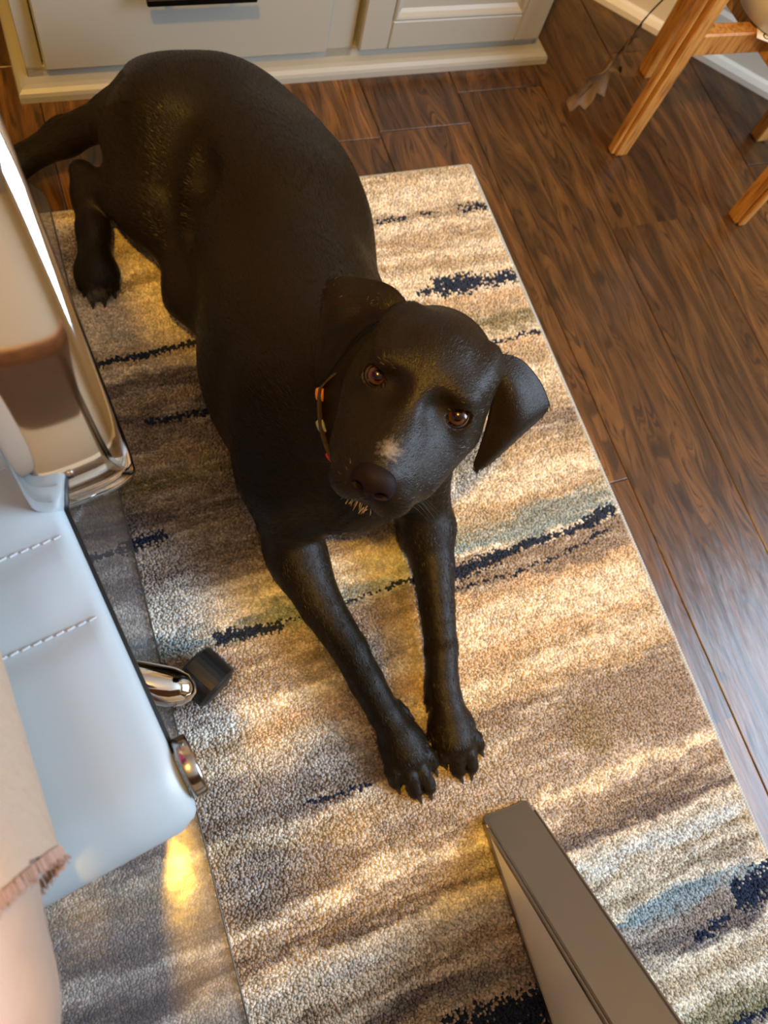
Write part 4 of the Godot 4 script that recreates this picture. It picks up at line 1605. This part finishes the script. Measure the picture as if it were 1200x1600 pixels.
func build_dog() -> void:
	var o := thing("dog", "dark brown short haired dog lying on the rug and looking up", "dog")
	var head := head_shapes()
	var body := body_shapes()
	var shapes := []
	shapes.append_array(body)
	shapes.append_array(head)
	shapes.append_array(ear_shapes())
	shapes.append_array(eye_carves())
	var st := st_begin()
	var coat := Color(0.0088, 0.0049, 0.0026)
	var tint := func(p: Vector3, n: Vector3) -> Color:
		var v := 1.0 + 0.25 * noise_b.get_noise_3dv(p * 60.0)
		var c := coat * v
		# grizzled patch on the bridge of the nose, pale hair between the hind toes
		var q := hd(0.2, 0.1, 7.0)
		var d := p.distance_to(q) / 0.0095 + 0.9 * noise_b.get_noise_3dv(p * 260.0)
		c = c.lerp(Color(0.30, 0.27, 0.24), clamp((1.25 - d) * 0.55, 0.0, 0.55))
		for t in [Vector3(0.008, 0.03, -0.765), Vector3(0.0, 0.022, -0.758)]:
			d = p.distance_to(t) / 0.018 + 0.8 * noise_b.get_noise_3dv(p * 220.0)
			c = c.lerp(Color(0.16, 0.13, 0.10), clamp((1.0 - d) * 0.8, 0.0, 0.5))
		c.a = 1.0
		return c
	# the head and fore feet are meshed finer; the fields are the same
	var fine := func(p: Vector3, pad: float) -> bool:
		return p.distance_to(HE) < 0.172 + pad or (p.z > -0.10 - pad and p.y < 0.12)
	var coarse := func(p: Vector3, pad: float) -> bool:
		return pad > 0.0 or not (p.distance_to(HE) < 0.160 or (p.z > -0.090 and p.y < 0.12))
	var base := add_field(st, shapes, 0.0058, coarse, tint, 0)
	base = add_field(st, shapes, 0.0029, fine, tint, base)
	base = add_ear(st, [Vector3(4.6, 1.2, -6.3), Vector3(6.4, 0.0, -5.9), Vector3(7.3, -2.4, -5.0), Vector3(8.0, -5.2, -3.9), Vector3(8.4, -7.6, -3.0), Vector3(8.9, -8.6, -3.0)], [Vector3(4.4, 2.6, -7.8), Vector3(7.4, 2.4, -9.2), Vector3(10.3, 1.0, -9.3), Vector3(12.3, -0.7, -9.0), Vector3(12.7, -1.5, -8.8), Vector3(12.3, -2.7, -7.9), Vector3(11.2, -4.8, -6.0), Vector3(10.1, -7.2, -4.1), Vector3(9.2, -8.7, -3.1)], 0.011, 1.0, tint, base)
	base = add_ear(st, [Vector3(-4.6, 1.7, -6.4), Vector3(-6.6, 0.9, -6.6), Vector3(-7.9, -1.0, -6.3), Vector3(-9.0, -4.2, -5.4), Vector3(-9.8, -7.4, -4.2), Vector3(-10.4, -8.6, -4.1)], [Vector3(-4.2, 3.2, -7.6), Vector3(-7.0, 3.3, -9.2), Vector3(-10.4, 2.0, -10.0), Vector3(-13.3, 0.7, -9.3), Vector3(-13.4, -1.4, -8.5), Vector3(-12.5, -4.2, -6.8), Vector3(-11.4, -7.2, -4.8), Vector3(-10.6, -8.7, -4.2)], 0.009, -1.0, tint, base)
	var m := mat(Color.WHITE, 0.44, 0.0, 0.32)
	m.vertex_color_use_as_albedo = true
	m.normal_enabled = true
	m.normal_texture = noise_tex(0.13, [], 7.0, FastNoiseLite.TYPE_SIMPLEX_SMOOTH, 3, 512, 33)
	m.normal_scale = 0.30
	m.rim_enabled = true
	m.rim = 0.03
	m.rim_tint = 0.8
	triplanar(m, Vector3(14, 14, 6))
	var skin_mesh := st.commit()
	part("body", skin_mesh, m, o)
	add_coat(skin_mesh, o)
	# eyes
	for g in [-1.0, 1.0]:
		var at: Vector3 = hd(g * 4.35, -0.25, -0.85)
		var look := (Vector3(0, 1.1, 0) - at).normalized()
		var es := st_begin()
		var t := along(at, look)
		var r := 0.0127
		var rings := []
		for i in 25:
			var a := PI * (1.0 - i / 24.0)
			var rr := r * (1.0 + 0.05 * exp(-pow((i - 24.0) / 5.0, 2.0)))
			var ring := []
			for j in 28:
				var b := -TAU * j / 28.0
				ring.append([t * (Vector3(sin(a) * cos(b), cos(a), sin(a) * sin(b)) * rr), a])
			rings.append(ring)
		for i in 24:
			for j in 28:
				var k := (j + 1) % 28
				for v in [rings[i][j], rings[i + 1][k], rings[i][k], rings[i][j], rings[i + 1][j], rings[i + 1][k]]:
					var deg := rad_to_deg(v[1])
					var c := Color(0.004, 0.003, 0.003)
					if deg > 25.0:
						c = Color(0.020, 0.008, 0.004).lerp(Color(0.070, 0.026, 0.008), smoothstep(23.0, 37.0, deg))
					if deg > 44.0:
						c = Color(0.010, 0.006, 0.004)
					if deg > 56.0:
						c = Color(0.10, 0.07, 0.055)
					es.set_color(c)
					es.set_normal((v[0] - at).normalized())
					es.add_vertex(v[0])
		var em := mat(Color.WHITE, 0.15, 0.0, 0.3)
		em.vertex_color_use_as_albedo = true
		em.clearcoat_enabled = true
		em.clearcoat = 0.6
		em.clearcoat_roughness = 0.02
		part("eye", es.commit(), em, o, "amber brown eye")
	# nose leather
	var hb := head_basis(0.25)
	var ns := []
	ns.append(egg(hd(0.1, -1.75, 9.2), Vector3(0.0200, 0.0130, 0.0135), 0.006, hb))
	ns.append(egg(hd(0.1, -2.6, 9.5), Vector3(0.0165, 0.0135, 0.0125), 0.006, hb))
	for g in [-1.0, 1.0]:
		ns.append(egg(hd(0.1 + g * 1.30, -2.45, 9.55), Vector3(0.0090, 0.0095, 0.0100), 0.006, hb))
	ns.append(cap(hd(0.1, -3.2, 9.9), 0.006, hd(0.1, -4.6, 9.6), 0.003, 0.006))
	for g in [-1.0, 1.0]:
		ns.append(egg(hd(0.1 + g * 1.15, -2.35, 10.5), Vector3(0.0056, 0.0046, 0.0130), 0.003, head_basis(-0.30, g * 0.25), true))
		ns.append(cap(hd(0.1 + g * 1.4, -2.75, 10.5), 0.0020, hd(0.1 + g * 2.15, -2.6, 9.6), 0.0012, 0.003, true))
	ns.append(cap(hd(0.1, -2.4, 10.95), 0.0008, hd(0.1, -4.4, 10.3), 0.0010, 0.002, true))
	var nst := st_begin()
	add_field(nst, ns, 0.0011, func(_p, _q): return true, func(_p, _n): return Color(0.010, 0.0075, 0.0065), 0)
	var nm := mat(Color.WHITE, 0.55, 0.0, 0.22)
	nm.vertex_color_use_as_albedo = true
	nm.normal_enabled = true
	nm.normal_texture = noise_tex(0.16, [], 5.0, FastNoiseLite.TYPE_CELLULAR, 2, 256, 4)
	nm.normal_scale = 0.5
	triplanar(nm, Vector3.ONE * 30.0)
	part("nose", nst.commit(), nm, o, "moist black nose")
	# claws
	var cm := mat(Color(0.16, 0.13, 0.11), 0.35)
	for row in [R_CLAW, L_CLAW, H_CLAW]:
		for c in row:
			var a: Vector3 = c[0]
			var b: Vector3 = c[1]
			var back: Vector3 = a - (b - a) * 0.5
			part("claw", tube([back, a, a.lerp(b, 0.6) + Vector3(0, 0.001, 0), b], [0.0042, 0.0040, 0.0028, 0.0010], 9), cm, o)
	# collar: a band round the neck, laid on the skin of neck and breast
	var axis := (hd(0.0, -3.5, -8.0) - Vector3(0.265, 0.225, -0.440)).normalized()
	axis = (HU * 0.447 + HF * 0.894).normalized()
	var cc: Vector3 = hd(0.0, -8.0, -6.1)
	var fx := axis.cross(Vector3.UP).normalized()
	var fy := axis.cross(fx).normalized()
	var neck := body.slice(0, 10)
	var rings := []
	var outer := []
	for i in 72:
		var a := TAU * i / 72.0
		var d := fx * cos(a) + fy * sin(a)
		var r := 0.02
		while r < 0.16 and field(neck, cc + d * r) < 0.0:
			r += 0.001
		if d.dot(HU) > 0.1:
			r = min(r, 0.070)
		outer.append([d, r + 0.001])
	for i in 72:
		var r := 0.0
		for k in range(-3, 4):
			r += outer[(i + k + 72) % 72][1] / 7.0
		outer[i].append(r)
	for i in 73:
		var e = outer[i % 72]
		var d: Vector3 = e[0]
		var ring := []
		for q in [[-0.0095, 0.0], [-0.0095, 0.0022], [-0.008, 0.003], [0.008, 0.003], [0.0095, 0.0022], [0.0095, 0.0]]:
			ring.append(cc + d * (e[2] + q[1]) + axis * q[0])
		rings.append(ring)
	var collar := part("collar", skin(rings, true, false, false), mat(Color(0.20, 0.13, 0.08), 0.8), o, "brown woven collar with small flowers")
	var petals := [mat(Color(0.75, 0.10, 0.12), 0.7), mat(Color(0.78, 0.50, 0.20), 0.7), mat(Color(0.52, 0.54, 0.46), 0.7), mat(Color(0.80, 0.25, 0.42), 0.7)]
	for i in range(0, 72, 4):
		var e = outer[i]
		var d: Vector3 = e[0]
		var tang := axis.cross(d).normalized()
		var ps := st_begin()
		var at: Vector3 = cc + d * (e[2] + 0.0031)
		add_lathe(ps, [Vector2(0.0, -0.001), Vector2(0.9, -0.001), Vector2(1.0, 0.0), Vector2(0.8, 0.0007), Vector2(0.0, 0.001)].map(func(v): return Vector2(v.x * 0.0078, v.y * 5.0)), Transform3D(Basis((tang + axis * (0.4 if i % 2 else -0.4)).normalized() * 1.25, d, ((tang + axis * (0.4 if i % 2 else -0.4)).cross(d)).normalized() * 0.62), at), 14)
		ps.generate_normals()
		part("flower", ps.commit(), petals[(i / 3) % 4], collar)
	# pale hairs on the chin and whiskers
	var hs := st_begin()
	var hr := RandomNumberGenerator.new()
	hr.seed = 9
	for i in 60:
		var p := hd(hr.randf_range(-1.9, 0.9), -7.6 + hr.randf_range(-0.4, 0.3), hr.randf_range(6.8, 8.6))
		var d := (HF * hr.randf_range(0.2, 1.0) - HU * hr.randf_range(0.5, 1.0) + HL * hr.randf_range(-0.6, 0.3)).normalized()
		var l := hr.randf_range(0.005, 0.011)
		add_skin(hs, tube_rings([p, p + d * l * 0.6, p + d * l + Vector3(0, -0.002, 0)], [0.00035, 0.0003, 0.00008], 4))
	hs.generate_normals()
	var ch := part("chin_hair", hs.commit(), mat(Color(0.62, 0.56, 0.47), 0.6), o, "pale hairs on the chin")
	ch.set_meta("kind", "stuff")
	hs = st_begin()
	for g in [-1.0, 1.0]:
		for i in 9:
			var p := hd(g * (3.1 + 0.3 * hr.randf()) + 0.3, -3.9 - 1.6 * hr.randf(), 5.0 + 3.2 * hr.randf())
			var d: Vector3 = (HL * g + HF * hr.randf_range(-0.4, 0.3) - HU * hr.randf_range(0.0, 0.5)).normalized()
			var l := hr.randf_range(0.02, 0.04)
			add_skin(hs, tube_rings([p, p + d * l * 0.5, p + d * l + Vector3(0, -0.005, 0)], [0.00028, 0.0002, 0.00006], 4))
	hs.generate_normals()
	var wh := part("whiskers", hs.commit(), mat(Color(0.10, 0.08, 0.07), 0.5), o)
	wh.set_meta("kind", "stuff")

# ---------------------------------------------------------------- the person on the chair

func seat_at(r: float, y: float, f: float) -> Vector3:
	return Vector3(-0.283, 0, -0.186) + Vector3(0.9848, 0, -0.1736) * r + Vector3(0.1736, 0, 0.9848) * f + Vector3(0, y, 0)

const PX := Vector3(0.9287, 0.1993, 0.3127)
const PY := Vector3(0.2344, 0.3373, -0.9117)
const PZ := Vector3(-0.2868, 0.9200, 0.2670)

func phone_at(x: float, y: float, z: float) -> Vector3:
	return Vector3(0, 1.1, 0) + PX * (x + 0.018) + PY * (y - 0.052) + PZ * (z + 0.012)

func build_person() -> void:
	var o := thing("person", "seated person in frayed tan shorts and pink shirt on the white chair", "person")
	var s := []
	# trunk, neck
	s.append(egg(seat_at(0, 0.60, -0.12), Vector3(0.155, 0.095, 0.120), 0.04, Basis(Vector3.UP, deg_to_rad(10))))
	s.append(cap(seat_at(0, 0.66, -0.12), 0.115, seat_at(0.06, 0.90, -0.03), 0.125, 0.06))
	s.append(cap(seat_at(-0.04, 0.99, -0.01), 0.065, seat_at(0.19, 0.99, 0.01), 0.065, 0.06))
	s.append(cap(seat_at(0.085, 1.04, 0.01), 0.058, seat_at(0.13, 1.16, 0.065), 0.050, 0.04))
	var limb := func(pts: Array, rad: Array, k: float):
		for i in pts.size() - 1:
			s.append(cap(pts[i], rad[i], pts[i + 1], rad[i + 1], k if i == 0 else 0.012))
	# legs: thigh on the seat, knee past its front, foot on the floor
	limb.call([seat_at(0.078, 0.580, -0.06), seat_at(0.076, 0.577, 0.14), seat_at(0.058, 0.566, 0.27), seat_at(0.030, 0.552, 0.37), seat_at(0.020, 0.35, 0.46), seat_at(0.010, 0.10, 0.54)], [0.088, 0.077, 0.066, 0.055, 0.053, 0.036], 0.05)
	limb.call([seat_at(-0.10, 0.580, -0.06), seat_at(-0.13, 0.577, 0.14), seat_at(-0.145, 0.570, 0.27), seat_at(-0.15, 0.560, 0.37), seat_at(-0.15, 0.35, 0.46), seat_at(-0.15, 0.10, 0.54)], [0.088, 0.077, 0.066, 0.055, 0.053, 0.036], 0.05)
	for r in [0.010, -0.15]:
		s.append(cap(seat_at(r, 0.055, 0.53), 0.034, seat_at(r, 0.045, 0.66), 0.026, 0.03))
		s.append(cap(seat_at(r, 0.045, 0.66), 0.026, seat_at(r, 0.036, 0.72), 0.018, 0.02))
	# right arm holds the phone, left arm rests on the thigh
	var wrist := phone_at(-0.075, -0.125, 0.030)
	limb.call([seat_at(0.205, 0.99, 0.01), seat_at(0.155, 0.850, 0.10), seat_at(0.15, 0.865, 0.14), wrist], [0.050, 0.042, 0.041, 0.027], 0.03)
	limb.call([seat_at(-0.075, 0.99, -0.01), seat_at(-0.195, 0.76, -0.02), seat_at(-0.20, 0.70, 0.04), seat_at(-0.16, 0.665, 0.16)], [0.050, 0.042, 0.040, 0.027], 0.03)
	# head turned down towards the phone
	var hc := seat_at(0.165, 1.275, 0.105)
	var look := (phone_at(0, 0, 0) - hc).normalized()
	var hx := Vector3.UP.cross(look).normalized()
	var hb := Basis(hx, look.cross(hx), look)
	var at := func(x: float, y: float, z: float) -> Vector3:
		return hc + hb * Vector3(x, y, z)
	s.append(egg(hc, Vector3(0.074, 0.092, 0.092), 0.02, hb))
	s.append(egg(at.call(0, -0.045, 0.022), Vector3(0.056, 0.062, 0.066), 0.03, hb))
	s.append(cap(at.call(0, -0.092, 0.060), 0.018, at.call(0, -0.085, 0.066), 0.018, 0.03))
	s.append(cap(at.call(0, 0.008, 0.086), 0.007, at.call(0, -0.032, 0.103), 0.011, 0.012))
	for g in [-1.0, 1.0]:
		s.append(egg(at.call(g * 0.010, -0.036, 0.096), Vector3(0.009, 0.007, 0.009), 0.008, hb))
		s.append(cap(at.call(g * 0.012, 0.024, 0.086), 0.010, at.call(g * 0.045, 0.022, 0.070), 0.009, 0.015))
		s.append(egg(at.call(g * 0.075, -0.010, -0.008), Vector3(0.007, 0.030, 0.018), 0.008, hb))
	s.append(cap(at.call(-0.018, -0.064, 0.082), 0.006, at.call(0.018, -0.064, 0.082), 0.006, 0.008))
	s.append(cap(at.call(-0.014, -0.074, 0.080), 0.006, at.call(0.014, -0.074, 0.080), 0.006, 0.008))
	for g in [-1.0, 1.0]:
		s.append(egg(at.call(g * 0.031, 0.004, 0.083), Vector3(0.014, 0.008, 0.010), 0.006, hb, true))
	s.append(cap(at.call(-0.022, -0.069, 0.089), 0.0012, at.call(0.022, -0.069, 0.089), 0.0012, 0.004, true))
	# hands: a palm, four fingers, a thumb
	var hand := func(f: Callable):
		s.append(cap(f.call(-0.070, -0.110, 0.024), 0.022, f.call(-0.056, -0.075, 0.012), 0.024, 0.02))
		s.append(cap(f.call(-0.056, -0.090, 0.012), 0.018, f.call(-0.050, -0.030, 0.004), 0.015, 0.02))
		var ys := [-0.016, -0.037, -0.057, -0.075]
		var ls := [0.92, 1.0, 0.95, 0.78]
		for i in 4:
			var p := [f.call(-0.050, ys[i] - 0.006, 0.002), f.call(-0.043, ys[i], -0.016), f.call(-0.043 + 0.034 * ls[i], ys[i] + 0.004, -0.020), f.call(-0.043 + 0.058 * ls[i], ys[i] + 0.006, -0.0155)]
			for j in 3:
				s.append(cap(p[j], 0.0098 - 0.0008 * j, p[j + 1], 0.0090 - 0.0008 * j, 0.006))
		var t := [f.call(-0.058, -0.078, 0.022), f.call(-0.046, -0.046, 0.026), f.call(-0.032, -0.020, 0.020)]
		for j in 2:
			s.append(cap(t[j], 0.012 - 0.001 * j, t[j + 1], 0.0108 - 0.001 * j, 0.008))
	hand.call(phone_at)
	var lw := seat_at(-0.16, 0.665, 0.16)
	var lb := Basis(Vector3.UP, deg_to_rad(10))
	hand.call(func(x: float, y: float, z: float) -> Vector3:
		return lw + lb * Vector3(x * 0.6 + 0.030, 0.020 - 0.9 * z - 0.35 * (x + 0.05), (y + 0.12) * 1.15))
	var st := st_begin()
	var mid_r := phone_at(-0.04, -0.06, 0.0)
	var mid_l := lw + Vector3(0.0, 0, 0.07)
	var fine := func(p: Vector3, pad: float) -> bool:
		return p.distance_to(hc) < 0.155 + pad or p.distance_to(mid_r) < 0.10 + pad or p.distance_to(mid_l) < 0.09 + pad
	var coarse := func(p: Vector3, pad: float) -> bool:
		return pad > 0.0 or not (p.distance_to(hc) < 0.140 or p.distance_to(mid_r) < 0.086 or p.distance_to(mid_l) < 0.076)
	var tint := func(_p: Vector3, _n: Vector3) -> Color:
		return Color(0.35, 0.24, 0.18)
	var base := add_field(st, s, 0.012, coarse, tint, 0)
	add_field(st, s, 0.0042, fine, tint, base)
	var m := mat(Color.WHITE, 0.5)
	m.vertex_color_use_as_albedo = true
	m.subsurf_scatter_enabled = true
	m.subsurf_scatter_strength = 0.15
	part("body", st.commit(), m, o)
	# shorts: loose cloth over hips and thighs with a frayed hem
	var c := []
	c.append(egg(seat_at(0, 0.605, -0.12), Vector3(0.170, 0.105, 0.135), 0.04, lb))
	c.append(cap(seat_at(0.080, 0.585, -0.06), 0.096, seat_at(0.072, 0.578, 0.26), 0.077, 0.04))
	c.append(cap(seat_at(-0.105, 0.585, -0.06), 0.096, seat_at(-0.140, 0.582, 0.26), 0.085, 0.04))
	var fwd := Vector3(0.1736, 0, 0.9848)
	var right := Vector3(0.9848, 0, -0.1736)
	var hem := func(p: Vector3) -> float:
		var q := p - Vector3(-0.283, 0, -0.186)
		return q.dot(fwd) - 0.240 + 0.40 * maxf(0.0, absf(q.dot(right)) - 0.105)
	st = st_begin()
	add_field(st, c, 0.010, func(p: Vector3, pad: float) -> bool: return pad > 0.0 or (hem.call(p) < 0.0 and p.y < 0.80), func(_p, _n): return Color.WHITE, 0)
	var cloth := mat(Color(0.66, 0.56, 0.47), 0.9)
	cloth.normal_enabled = true
	cloth.normal_texture = noise_tex(0.03, [], 8.0, FastNoiseLite.TYPE_SIMPLEX_SMOOTH, 5, 512, 12)
	cloth.normal_scale = 0.5
	triplanar(cloth, Vector3.ONE * 5.0)
	var sh := part("shorts", st.commit(), cloth, o, "tan shorts with frayed hem")
	st = st_begin()
	var fr := RandomNumberGenerator.new()
	fr.seed = 4
	for side in [0.0735, -0.137]:
		for i in 620:
			var a := TAU * i / 620.0 + fr.randf_range(-0.01, 0.01)
			var f := 0.205
			var p := seat_at(side + (0.0808 - 0.05 * (f - 0.2)) * cos(a), 0.579 + (0.0808 - 0.05 * (f - 0.2)) * sin(a), f)
			for it in 8:
				f -= 0.5 * hem.call(p)
				p = seat_at(side + (0.0808 - 0.05 * (f - 0.2)) * cos(a), 0.579 + (0.0808 - 0.05 * (f - 0.2)) * sin(a), f)
			var rad := right * cos(a) + Vector3.UP * sin(a)
			var l := fr.randf_range(0.0015, 0.0050)
			var tip := p + (fwd * fr.randf_range(0.3, 1.0) + rad * fr.randf_range(-0.2, 0.9) + right * fr.randf_range(-0.5, 0.5)).normalized() * l
			add_skin(st, tube_rings([p - fwd * 0.006 + rad * 0.0006, p + rad * 0.0012, tip], [0.0006, 0.0005, 0.0002], 4))
	st.generate_normals()
	var fringe := part("frayed_threads", st.commit(), mat(Color(0.66, 0.52, 0.44), 0.9), sh)
	fringe.set_meta("kind", "stuff")
	# shirt
	c = []
	c.append(cap(seat_at(0, 0.66, -0.12), 0.135, seat_at(0.06, 0.90, -0.03), 0.138, 0.06))
	c.append(cap(seat_at(-0.04, 0.99, -0.01), 0.074, seat_at(0.19, 0.99, 0.01), 0.074, 0.06))
	c.append(cap(seat_at(0.205, 0.99, 0.01), 0.062, seat_at(0.167, 0.885, 0.08), 0.062, 0.04))
	c.append(cap(seat_at(-0.075, 0.99, -0.01), 0.062, seat_at(-0.165, 0.83, -0.015), 0.062, 0.04))
	c.append(egg(seat_at(0.105, 1.115, 0.045), Vector3(0.064, 0.058, 0.064), 0.004, Basis(), true))
	st = st_begin()
	add_field(st, c, 0.012, func(_p, _q): return true, func(_p, _n): return Color.WHITE, 0)
	part("shirt", st.commit(), mat(Color(0.80, 0.16, 0.45), 0.85), o, "pink shirt")
	# hair
	c = []
	c.append(egg(at.call(0, 0.020, -0.016), Vector3(0.084, 0.090, 0.094), 0.02, hb))
	c.append(egg(at.call(0, -0.050, -0.060), Vector3(0.070, 0.100, 0.050), 0.03, hb))
	c.append(egg(at.call(0, -0.030, 0.085), Vector3(0.066, 0.095, 0.075), 0.006, hb, true))
	st = st_begin()
	add_field(st, c, 0.006, func(_p, _q): return true, func(_p, _n): return Color.WHITE, 0)
	part("hair", st.commit(), mat(Color(0.20, 0.13, 0.08), 0.5), o)
	for g in [-1.0, 1.0]:
		part("eye", lathe([Vector2(0.0, -0.011), Vector2(0.008, -0.0078), Vector2(0.011, 0.0), Vector2(0.008, 0.0078), Vector2(0.0, 0.011)], along(at.call(g * 0.031, 0.004, 0.0735), look), 16), mat(Color(0.85, 0.83, 0.80), 0.2), o)
		part("iris", lathe([Vector2(0.0, 0.0), Vector2(0.0052, 0.0), Vector2(0.0045, 0.0016), Vector2(0.0, 0.0022)], along(at.call(g * 0.031, 0.004, 0.0735) + look * 0.0096, look), 16), mat(Color(0.10, 0.06, 0.04), 0.15), o)
	# phone in the right hand
	var ph := thing("phone", "black phone held in the right hand of the seated person", "phone")
	var st2 := st_begin()
	add_box(st2, Transform3D(Basis(PX, PY, PZ), phone_at(0, 0, 0)), Vector3(0.072, 0.147, 0.008), 0.0035)
	st2.generate_normals()
	part("case", st2.commit(), M.black, ph)
	st2 = st_begin()
	add_box(st2, Transform3D(Basis(PX, PY, PZ), phone_at(0, 0, 0.0042)), Vector3(0.066, 0.141, 0.0008), 0.0003)
	st2.generate_normals()
	part("screen", st2.commit(), M.black_gloss, ph)
